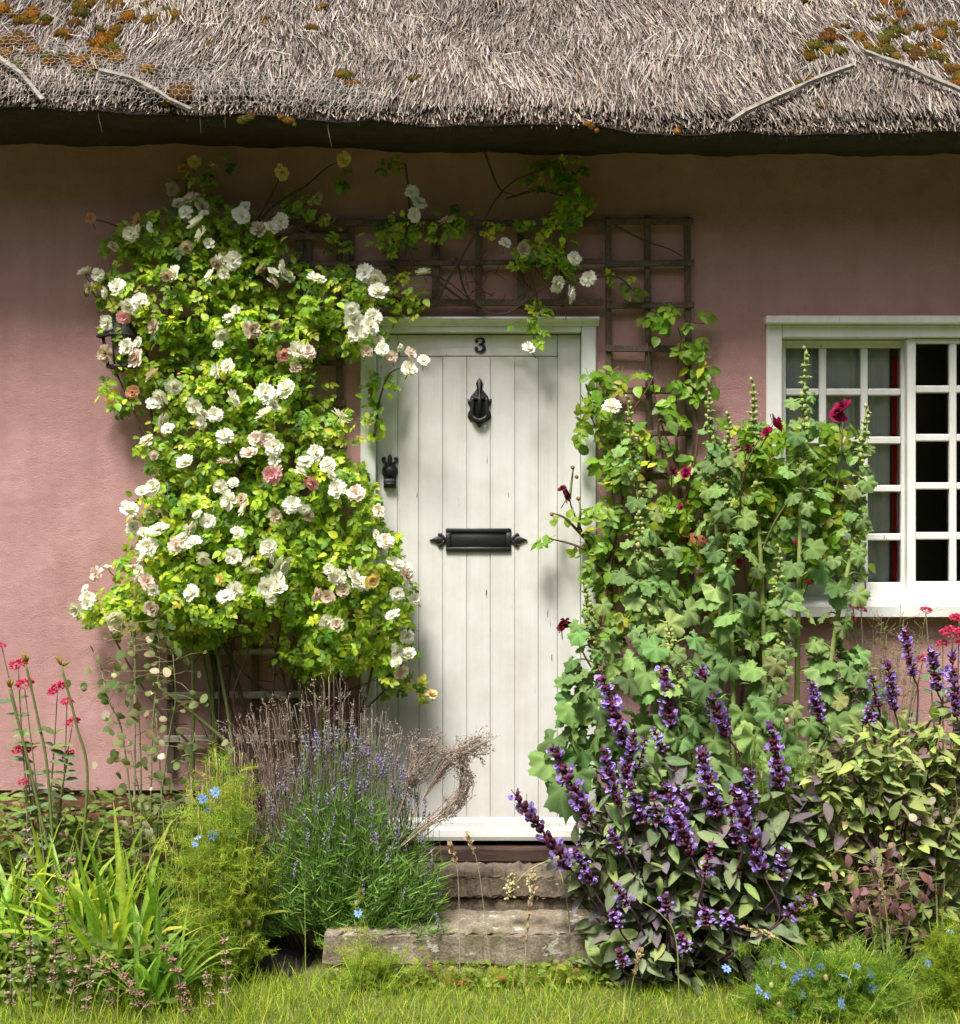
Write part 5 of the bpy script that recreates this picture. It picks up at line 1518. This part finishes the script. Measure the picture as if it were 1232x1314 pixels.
nigella('love_in_a_mist', 'tall feathery yellow green plant with pale blue flowers beside the lavender', 285, -.50, [(285, 1000, 40, 40), (265, 1060, 45, 50), (305, 1090, 40, 60), (300, 970, 25, 15)], 130, 8,
        [(276, 1017, 9), (260, 1025, 8), (267, 1040, 6), (273, 1071, 8), (299, 1073, 6), (255, 1075, 6), (250, 1084, 6)], [(320, 1185)], YG, straw=.5)
nigella('love_in_a_mist', 'low feathery patch with many blue flowers at the lawn edge by the sage', 1060, -.80, [(1060, 1240, 120, 40), (1010, 1270, 70, 25), (1130, 1250, 60, 40), (980, 1290, 50, 20)], 230, 8,
        [(1025, 1251, 10), (1018, 1258, 8), (1040, 1247, 8), (1053, 1240, 6), (1083, 1253, 9), (1090, 1261, 7), (973, 1271, 8), (1015, 1302, 8), (1045, 1293, 8), (1028, 1275, 7), (1080, 1288, 8), (1118, 1268, 8), (1100, 1240, 6), (1115, 1250, 7), (1063, 1272, 6), (932, 1243, 7), (985, 1277, 6), (1190, 1235, 6), (1005, 1238, 6), (1065, 1303, 6)],
        [(990, 1265), (1000, 1290), (1070, 1264), (1105, 1281), (1040, 1310), (975, 1300), (1128, 1285), (1060, 1255), (1150, 1300)], [(3, (.20, .34, .04)), (2, (.27, .39, .045)), (1, (.12, .23, .03)), (.7, (.38, .43, .09))], (.04, .08))
nigella('love_in_a_mist', 'lime green feathery tuft at the edge by the lawn under the olive sage', 1222, -.74, [(1220, 1210, 28, 30), (1230, 1250, 30, 25)], 60, 12, [(1219, 1196, 5)], [], [(3, (.27, .36, .03)), (1, (.2, .3, .03))], (.05, .09))
nigella('love_in_a_mist', 'green feathery growth with a few blue flowers between the two sages', 1020, -.42, [(1020, 1000, 45, 50), (1000, 960, 40, 40), (1040, 1040, 40, 30)], 70, 9, [(1042, 1018, 7), (1050, 1041, 8), (996, 1003, 6)], [(1010, 925), (1040, 965), (1013, 990)], [(3, (.17, .27, .04)), (1, (.24, .31, .05))])
nigella('love_in_a_mist', 'feathery ground growth with one blue flower at the foot of the lavender', 470, -.56, [(460, 1180, 22, 22), (480, 1230, 60, 20)], 26, 8, [(460, 1172, 7)], [(458, 1160)], YG, (.04, .07))

# ------------------------------------------------------------------ daylilies: strap leaves
def strap(mb, a, dirn, L, w, arch, col, n=9):
    """arching strap leaf with a channelled section"""
    dirn = norm(np.asarray(dirn, float)); c = []; p_ = np.array(a, float); v = dirn.copy()
    for i in range(n):
        c.append(p_.copy()); p_ = p_ + v * L / (n - 1)
        v = norm(v + np.array((dirn[0] * .10, dirn[1] * .10, -1.0)) * arch * (i / n) * .55)
    c = np.array(c); tan = norm(np.gradient(c, axis=0))
    side = norm(np.cross(tan, np.array((0, 0, 1.0)) + .001)); nor = np.cross(side, tan)
    tw = U(-.5, .5); side = norm(side * math.cos(tw) + nor * math.sin(tw)); nor = np.cross(side, tan)
    t_ = np.linspace(0, 1, n); ww = (w * np.minimum(1, .55 + t_ * 1.5) * (1 - t_ ** 3))[:, None] + .0006
    V = np.concatenate([c - side * ww + nor * ww * .35, c, c + side * ww + nor * ww * .35])
    i = np.arange(n - 1)
    F = [np.stack([i, i + 1, i + 1 + n, i + n], 1), np.stack([i + n, i + 1 + n, i + 1 + 2 * n, i + 2 * n], 1)]
    tip = np.clip((t_ - .8) / .2, 0, 1)[:, None]
    cc = np.asarray(col)[None] * (1 - tip * .35) + np.array([(.32, .25, .08)]) * tip * .35
    mb.add(V, F, np.concatenate([cc, cc * 1.12, cc]))
def daylily(label, Bpx, Y, n, L, w, lean, buds=(), spread=.06, cols=None):
    B = gpt(Bpx, Y); t = Thing('daylily', label, 'daylily', B, 'clumps of strap leaves')
    cols = cols or [(3, (.23, .38, .045)), (2, (.32, .45, .05)), (1, (.14, .26, .035)), (1, (.46, .50, .07))]
    for k in range(n):
        a = B + Nn(0, spread, 3) * (1, .6, 0)
        d = np.array((Nn(lean, .48), Nn(-.12, .32), 1.0))
        mb = MB(); strap(mb, a, d, U(*L), U(*w), U(.35, 1.15), pick(cols, 1)[0]); t.part('leaf', mb, M_LEAF)
    for pts in buds:
        mb = MB(); c = bez([B + (Nn(0, .03), .02, 0)] + [P(x, y, Y + .04) for x, y in pts], 8); mb.tube(c, np.linspace(.0058, .0042, len(c)), 6, (.12, .15, .045)); t.part('flower_stalk', mb, M_STEM)
        e = c[-1]
        for j in range(5):
            v = norm(np.array((Nn(0, .45), Nn(-.1, .3), 1.0))); L_ = U(.02, .04)
            bd = MB(); bd.inst(BLOB, frames(v[None], np.array([[0, -1., 0]])), [e + v * L_ * .7], np.array([(.0052, L_, .0052)]) * (1, .55, 1), pick([(1, (.24, .24, .06)), (1, (.33, .24, .05))], 1)); t.part('bud', bd, M_LEAF)
daylily('tall strap leaved daylily with budded stalks against the pink wall', 95, -.40, 46, (.36, .60), (.010, .017), -.05, buds=([(62, 1000), (48, 920), (33, 852)], [(112, 1010), (98, 930), (79, 856)], [(55, 1060), (32, 960), (12, 884)]), spread=.09)
daylily('arching bright green daylily clump with long drooping blades', 150, -.58, 56, (.35, .62), (.010, .017), .10, spread=.07)
daylily('daylily clump at the picture edge in front of the brick plinth', 15, -.55, 34, (.35, .55), (.010, .016), .02, spread=.08)
daylily('low glossy strap leaved clump at the front of the lawn', 195, -.76, 36, (.22, .40), (.007, .012), .15, spread=.05, cols=[(3, (.17, .32, .05)), (2, (.24, .38, .06)), (1, (.32, .42, .08))])
daylily('narrow bladed daylily foliage between the two sages', 1035, -.36, 14, (.3, .42), (.006, .010), 0.0, spread=.03)

# ------------------------------------------------------------------ honesty with round seed pods
def t_disc(n=9):
    a = np.arange(n) * 2 * math.pi / n
    V = [(0, .5, .05)] + [(.36 * math.sin(q) * (1 + .12 * math.cos(q)), .5 - .5 * math.cos(q), .06 * math.sin(2 * q)) for q in a]
    return T(V, [[(0, 1 + i, 1 + (i + 1) % n) for i in range(n)]], np.array([1.12] + [1.0] * n)[:, None] * np.ones((1, 3)))
POD = tm(t_disc(), 'seed_pod', M_MATT_LEAF)
WIDE_LEAF = tm(t_leaf(.28, .06, .25, .5), 'drooping_leaf', M_MATT_LEAF)
def honesty(label, Bpx, Y, stems, npod, ylo, cols, mesh=None, part='seed_pod'):
    B = gpt(Bpx, Y); t = Thing('honesty', label, 'plant', B, 'honesty plants with round pods')
    st = MB()
    for pts in stems:
        c = bez([B + Nn(0, .015, 3) * (1, 1, 0)] + [P(x, y, Y + Nn(0, .015)) for x, y in pts], 7); n = len(c)
        st.tube(c, np.linspace(.0045, .0015, n), 5, (.20, .21, .09))
        for k in range(npod):
            i = rng.integers(int(n * ylo), n); q = c[i]
            o = np.array((Nn(0, .06), Nn(-.02, .035), U(-.03, .05))); e = q + o
            st.tube([q, (q + e) / 2 + (0, 0, .008), e], [.0012, .001, .0008], 3, (.24, .23, .11))
            d = np.array((Nn(0, .6), Nn(0, .3), Nn(-.2, .7) - (.7 if mesh else 0))); nor = np.array((Nn(0, .6), -1, Nn(.3, .4)))
            t.inst(part, mesh or POD, frames(d[None], nor[None])[0], e, U(.018, .042) * (1.25 if mesh else 1), pick(cols, 1)[0])
    t.part('stems', st, M_STEM, kind='stuff')
HON = [(4, (.16, .19, .07)), (4, (.10, .15, .045)), (1.2, (.38, .34, .21)), (.6, (.55, .51, .40)), (1.2, (.22, .18, .09))]
honesty('honesty with pale papery pods against the wall left of the trellis', 185, -.32, [[(180, 960), (172, 860), (170, 790)], [(195, 950), (205, 850), (200, 800)], [(160, 960), (140, 900), (130, 860)], [(215, 960), (225, 900), (222, 840)]], 26, .45, HON)
honesty('lower honesty plant growing close beside the tall feathery plant', 215, -.40, [[(210, 1060), (205, 980), (200, 920)], [(225, 1070), (240, 1000), (250, 940)], [(190, 1070), (175, 1000), (165, 950)], [(235, 1080), (260, 1020), (270, 960)]], 24, .35, HON)
honesty('small plant with drooping dusky pink leaves below the olive sage', 1135, -.66, [[(1130, 1180), (1128, 1130), (1120, 1095)], [(1120, 1190), (1110, 1150), (1100, 1120)], [(1145, 1185), (1155, 1140), (1160, 1110)], [(1138, 1190), (1140, 1150), (1145, 1120)]], 26, .3, [(3, (.25, .13, .14)), (2, (.17, .085, .08)), (1, (.32, .22, .16)), (1, (.2, .2, .07))], WIDE_LEAF, 'leaf')
honesty('honesty pods among the olive sage at its far side', 1205, -.56, [[(1200, 1090), (1205, 1030), (1195, 985)], [(1215, 1090), (1228, 1040), (1225, 1000)]], 12, .4, [(2, (.5, .46, .34)), (1, (.33, .28, .18)), (2, (.16, .18, .06))])
mb = MB(); a, b = gpt(170, -.22), P(173, 742, -.2)
mb.tube(bez([a, (a + b) / 2 + (.004, 0, 0), b], 6), .0045, 6, (.40, .33, .24)); single('garden_cane', mb, M_STEM, 'thin pale garden cane stuck upright beside the honesty', 'cane')

# ------------------------------------------------------------------ red valerian
def valerian_head(seed):
    mb = MB(); r = np.random.default_rng(seed)
    n = 110
    v = norm(r.normal(0, 1, (n, 3))); v[:, 1] = np.abs(v[:, 1]) * .8 - .15
    nn = norm(v)
    for j in range(2):
        mb.inst(PETAL_BIT, frames(nn + r.normal(0, .6, (n, 3)), r.normal(0, 1, (n, 3))), v * r.uniform(.6, .95, (n, 1)), np.stack([np.full(n, .16), np.full(n, .26), np.full(n, .2)], 1), np.array([(.58, .035, .11)]) * r.uniform(.55, 1.35, (n, 1)) + np.array([(.1, .05, .08)]) * r.random((n, 1)))
    return T(np.concatenate(mb.V), mb.F, np.concatenate(mb.C))
VAL = [tm(valerian_head(s), 'valerian_head', M_PETAL) for s in range(3)]
def valerian(label, Bpx, Y, heads, bend=0, dim=(1, 1, 1)):
    B = gpt(Bpx, Y); t = Thing('red_valerian', label, 'valerian', B, 'red valerian plants')
    st = MB(); lv = MB()
    for k, (x, y, r_) in enumerate(heads):
        e = P(x, y, Y - .03 + Nn(0, .02)); a = B + Nn(0, .03, 3) * (1, 1, 0)
        c = bez([a, a * .4 + e * .6 + np.array((bend, 0, 0)) + Nn(0, .01, 3), e], 8); n = len(c)
        st.tube(c, np.linspace(.004, .002, n), 5, (.17, .16, .08))
        s_ = r_ / FPX * (Y + 5)
        t.inst('flower_head', VAL[k % 3], frames(np.array([[Nn(0, .2), -.3, 1.]]), Nn(0, 1, (1, 3)))[0], e, (s_, s_ * .8, s_), dim)
        for f in np.arange(.15, .9, .11):
            q = c[int(f * (n - 1))]
            for sd in (-1, 1):
                d = np.array((sd, -.4 + Nn(0, .4), .35 + Nn(0, .3)))
                lv.inst(SAGE_LEAVES[1], frames(d[None], np.array([[0, -.5, 1.]])), [q], np.array([U(.035, .065)]), pick([(2, (.13, .19, .09)), (1, (.18, .24, .08))], 1))
    t.part('stems', st, M_STEM, kind='stuff'); t.part('leaves', lv, M_MATT_LEAF, kind='stuff')
valerian('red valerian with round crimson heads in front of the sunlit pink wall', 55, -.3, [(23, 853, 12), (31, 878, 12), (74, 884, 13), (86, 901, 9), (93, 927, 10), (31, 961, 14), (88, 968, 9), (2, 828, 6), (30, 1004, 7)])
valerian('red valerian with bright heads at the corner below the window sill', 1225, -.34, [(1222, 812, 14), (1231, 795, 12), (1210, 826, 8), (1238, 825, 12), (1188, 783, 8)])
valerian('faded pink valerian in front of the window sill', 1110, -.2, [(1105, 782, 8), (1095, 778, 6), (1175, 862, 7), (1185, 845, 8)], dim=(.9, 1.6, 1.4))

def build_panicle():
    B = gpt(1120, -.22)
    t = Thing('seeding_panicle', 'airy brown green seed panicles under the window sill', 'plant', B)
    st = MB()
    for k in range(26):
        x, y = U(1070, 1200), U(775, 850); e = P(x, y, -.2 + U(-.05, .05)); a = B + Nn(0, .04, 3) * (1, .5, 0)
        c = bez([a, a * .35 + e * .65, e], 7); col = pick([(1, (.25, .22, .09)), (1, (.3, .24, .14)), (1, (.2, .22, .07))], 1)[0]
        st.tube(c, np.linspace(.0018, .0008, len(c)), 3, col)
        for j in range(26):
            i = rng.integers(int(len(c) * .68), len(c)); q = c[i]; e2 = q + np.array((Nn(0, .03), Nn(0, .02), U(.0, .04)))
            st.tube([q, e2], [.0007, .0005], 3, col)
            st.inst(BLOB, np.eye(3)[None], [e2], np.array([.0018]), col * 1.2)
    t.part('stems', st, M_DRY, kind='stuff')
build_panicle()

# ------------------------------------------------------------------ dried whorled seed stalks in the foreground
def seed_stalks(label, Y, stalks, cols):
    B = gpt(np.mean([s[0][0] for s in stalks]), Y); t = Thing('dried_seed_stalks', label, 'plant', B, 'dried whorled seed stalks')
    for pts in stalks:
        mb = MB(); a = gpt(pts[0][0], Y)
        c = bez([a] + [P(x, y, Y + Nn(0, .01)) for x, y in pts[1:]], 12); n = len(c)
        mb.tube(c, np.linspace(.0032, .0016, n), 5, (.22, .18, .11))
        L = np.linalg.norm(c[-1] - c[0]); nw = max(4, int(L / .055))
        for w in range(nw):
            f = .25 + .75 * w / nw; i = min(int(f * (n - 1)), n - 2); q = c[i]; tan = norm(c[i + 1] - c[i])
            k = 16; aa = U(0, 6.28, k); rr = U(.006, .019, k) * (1.15 - .5 * f)
            o = np.stack([np.cos(aa) * rr, np.sin(aa) * rr, Nn(0, .003, k)], 1)
            mb.inst(BLOB, frames(o + (0, 0, .004), Nn(0, 1, (k, 3))), q + o, np.stack([U(.0025, .004, k), U(.004, .0075, k), U(.0025, .004, k)], 1), pick(cols, k, .2))
            for j in range(1):
                v = np.array((math.cos(aa[j]), math.sin(aa[j]), -.1)); mb.inst(LEAF, frames(v[None], np.array([[0, 0, 1.]])), [q], np.array([U(.012, .022)]), (.22, .22, .11))
        t.part('seed_stalk', mb, M_DRY)
BRN = [(3, (.25, .17, .12)), (2, (.32, .23, .18)), (1, (.19, .13, .09)), (2, (.28, .27, .16))]
seed_stalks('dried brown seed stalks with stacked whorls at the edge of the lawn', -.86, [[(40, 0), (38, 1190), (34, 1040)], [(70, 0), (72, 1200), (95, 1085)], [(95, 0), (92, 1230), (70, 1110)], [(15, 0), (14, 1260), (20, 1190)], [(110, 0), (112, 1275), (118, 1215)]], BRN)
seed_stalks('leaning pinkish brown seed stalks before the strap leaved clump', -.88, [[(150, 0), (140, 1260), (125, 1210)], [(185, 0), (165, 1265), (132, 1220)], [(195, 0), (175, 1270), (150, 1238)], [(235, 0), (228, 1250), (200, 1200)], [(245, 0), (240, 1280), (232, 1255)]], [(3, (.26, .15, .12)), (2, (.32, .20, .16)), (1, (.2, .12, .09))])
seed_stalks('single straw coloured seed stalk standing before the feathery plant', -.84, [[(292, 0), (290, 1240), (287, 1190)], [(270, 0), (268, 1270), (265, 1240)]], [(2, (.26, .23, .13)), (1, (.3, .22, .15))])

# ------------------------------------------------------------------ single grass stalks, weeds along the step
def grass_stalk(label, pts, Y, head=None, leafy_=(), col=(.24, .28, .07), r0=.0024):
    a = gpt(pts[0][0], Y); t = Thing('grass_stalk', label, 'grass stalk', a, 'tall single grass stalks')
    mb = MB(); c = bez([a] + [P(x, y, Y) for x, y in pts[1:]], 8); mb.tube(c, np.linspace(r0, r0 * .5, len(c)), 5, col); t.part('stalk', mb, M_STEM)
    if head:
        h = MB(); n = len(c); k = 46
        i = rng.integers(int(n * (1 - head)), n, k); d = norm(np.gradient(c, axis=0))[i] + Nn(0, .35, (k, 3))
        h.inst(LEAF, frames(d, Nn(0, 1, (k, 3))), c[i] + Nn(0, .003, (k, 3)), U(.010, .02, k), pick([(2, (.42, .34, .2)), (1, (.36, .2, .16)), (1, (.3, .28, .12))], k)); t.part('seed_head', h, M_DRY)
    for (x, y, dx, L) in leafy_:
        q = P(x, y, Y); mb = MB(); strap(mb, q, (dx, -.1, 1.2), L, .0045, .75, (.18, .27, .06)); t.part('blade', mb, M_LEAF)
grass_stalk('stout green reed stalk with a bent blade in front of the dark hollow', [(391, 0), (392, 1230), (391, 1145)], -.84, leafy_=((390, 1285, .8, .2), (390, 1200, -.3, .08)))
grass_stalk('thin grass stalk arching in front of the big dark sage', [(872, 0), (868, 1210), (850, 1175), (812, 1150)], -.86, head=None)
grass_stalk('grass stalk with a straw seed head on the lawn before the dark sage', [(805, 0), (812, 1260), (822, 1222)], -.86, head=.4)
grass_stalk('grass stalk with a pinkish feathery head leaning over the blue flowers', [(1040, 0), (1035, 1240), (1000, 1205), (955, 1190)], -.84, head=.35, col=(.34, .27, .13))
grass_stalk('tall grass stalk rising through the drooping honesty pods', [(1146, 0), (1142, 1220), (1136, 1160), (1130, 1120)], -.86, head=.3)
grass_stalk('seeding grass stalk leaning across the steps next to the sage', [(672, 0), (676, 1200), (684, 1140)], -.62, head=.55, col=(.36, .31, .2))
grass_stalk('thin dry grass with a feathery head before the threshold', [(590, 0), (588, 1130), (578, 1085)], -.56, head=.3, col=(.36, .31, .2), r0=.0014)
grass_stalk('second thin dry grass head before the threshold, nearer the middle', [(632, 0), (615, 1120), (600, 1072)], -.56, head=.3, col=(.36, .31, .2), r0=.0014)

def build_seedhead():
    t = Thing('drooping_dried_flower', 'pale dried seed head drooping over the upper step', 'seed head', gpt(735, -.5))
    mb = MB(); c = bez([gpt(735, -.5), P(728, 1160, -.45), P(712, 1108, -.42), P(680, 1116, -.42), P(656, 1140, -.42)], 7); mb.tube(c, np.linspace(.003, .0015, len(c)), 5, (.36, .34, .16)); t.part('stalk', mb, M_STEM)
    for (cx, cy, rx, ry) in ((656, 1138, 7, 14), (682, 1136, 6, 16)):
        h = MB(); k = 60; px = cx + rx * Nn(0, .5, k); py = cy + ry * np.clip(Nn(0, .55, k), -1.1, 1.1)
        pos = np.stack([P(x, y, -.43 + Nn(0, .008)) for x, y in zip(px, py)])
        h.inst(BLOB, frames(Nn(0, .5, (k, 3)) + (0, 0, -1), Nn(0, 1, (k, 3))), pos, np.stack([U(.003, .005, k), U(.005, .009, k), U(.003, .005, k)], 1), pick([(2, (.50, .44, .26)), (1, (.42, .36, .18)), (1, (.4, .4, .2))], k)); t.part('husk_cluster', h, M_DRY)
build_seedhead()

def build_weeds():
    m = MB(); n = 420
    x = U(-.50, .50, n); y = U(-.60, -.50, n); h = np.abs(Nn(0, .028, n)) * (.6 + .5 * (lump(x * 1.6, y) > 0))
    pos = np.stack([x, y, GZ + .01 + np.minimum(h, .12)], 1)
    d = np.stack([Nn(0, .8, n), Nn(-.4, .5, n), U(-.1, .9, n)], 1); R = frames(d, np.stack([Nn(0, .4, n), np.full(n, -.6), np.full(n, 1.)], 1))
    C = pick([(3, (.14, .21, .035)), (2, (.20, .26, .04)), (1, (.28, .26, .05)), (.35, (.3, .10, .05))], n)
    m.inst(t_leaf(.33, .06, .15), R, pos, U(.014, .034, n), C)
    k = 34; x = U(-.48, .45, k); y = U(-.58, -.51, k)
    for q in range(4):
        m.inst(FEATH[q], frames(np.stack([Nn(0, .4, k), Nn(-.1, .3, k), np.ones(k)], 1), Nn(0, 1, (k, 3))), np.stack([x + Nn(0, .02, k), y, np.full(k, GZ + .005)], 1), U(.03, .08, k), pick(YG, k))
    single('weeds', m, M_LEAF, 'small leafy weeds growing along the foot of the stone step', 'weeds', kind='stuff')
    # low green growth that fills the beds under the taller plants
    m = MB()
    for (x0, x1, y0, y1, n, hm) in ((-2.0, -.95, -.8, -.35, 2200, .18), (-2.0, -.98, -.35, -.03, 4200, .52), (.95, 2.0, -.6, -.08, 1500, .2)):
        x = U(x0, x1, n); y = U(y0, y1, n); h = np.abs(U(0, 1, n)) ** 1.3 * hm
        d = np.stack([Nn(0, .8, n), Nn(-.4, .5, n), U(-.1, .9, n)], 1); R = frames(d, np.stack([Nn(0, .4, n), np.full(n, -.6), np.full(n, 1.)], 1))
        m.inst(t_leaf(.24, .06, .15), R, np.stack([x, y, GZ + .03 + h], 1), U(.02, .055, n), pick([(3, (.15, .23, .045)), (2, (.21, .28, .05)), (1, (.09, .15, .035)), (.6, (.25, .2, .09))], n))
    single('ground_cover', m, M_LEAF, 'low mixed green leaves filling the beds between the plants', 'ground cover', kind='stuff')
build_weeds()
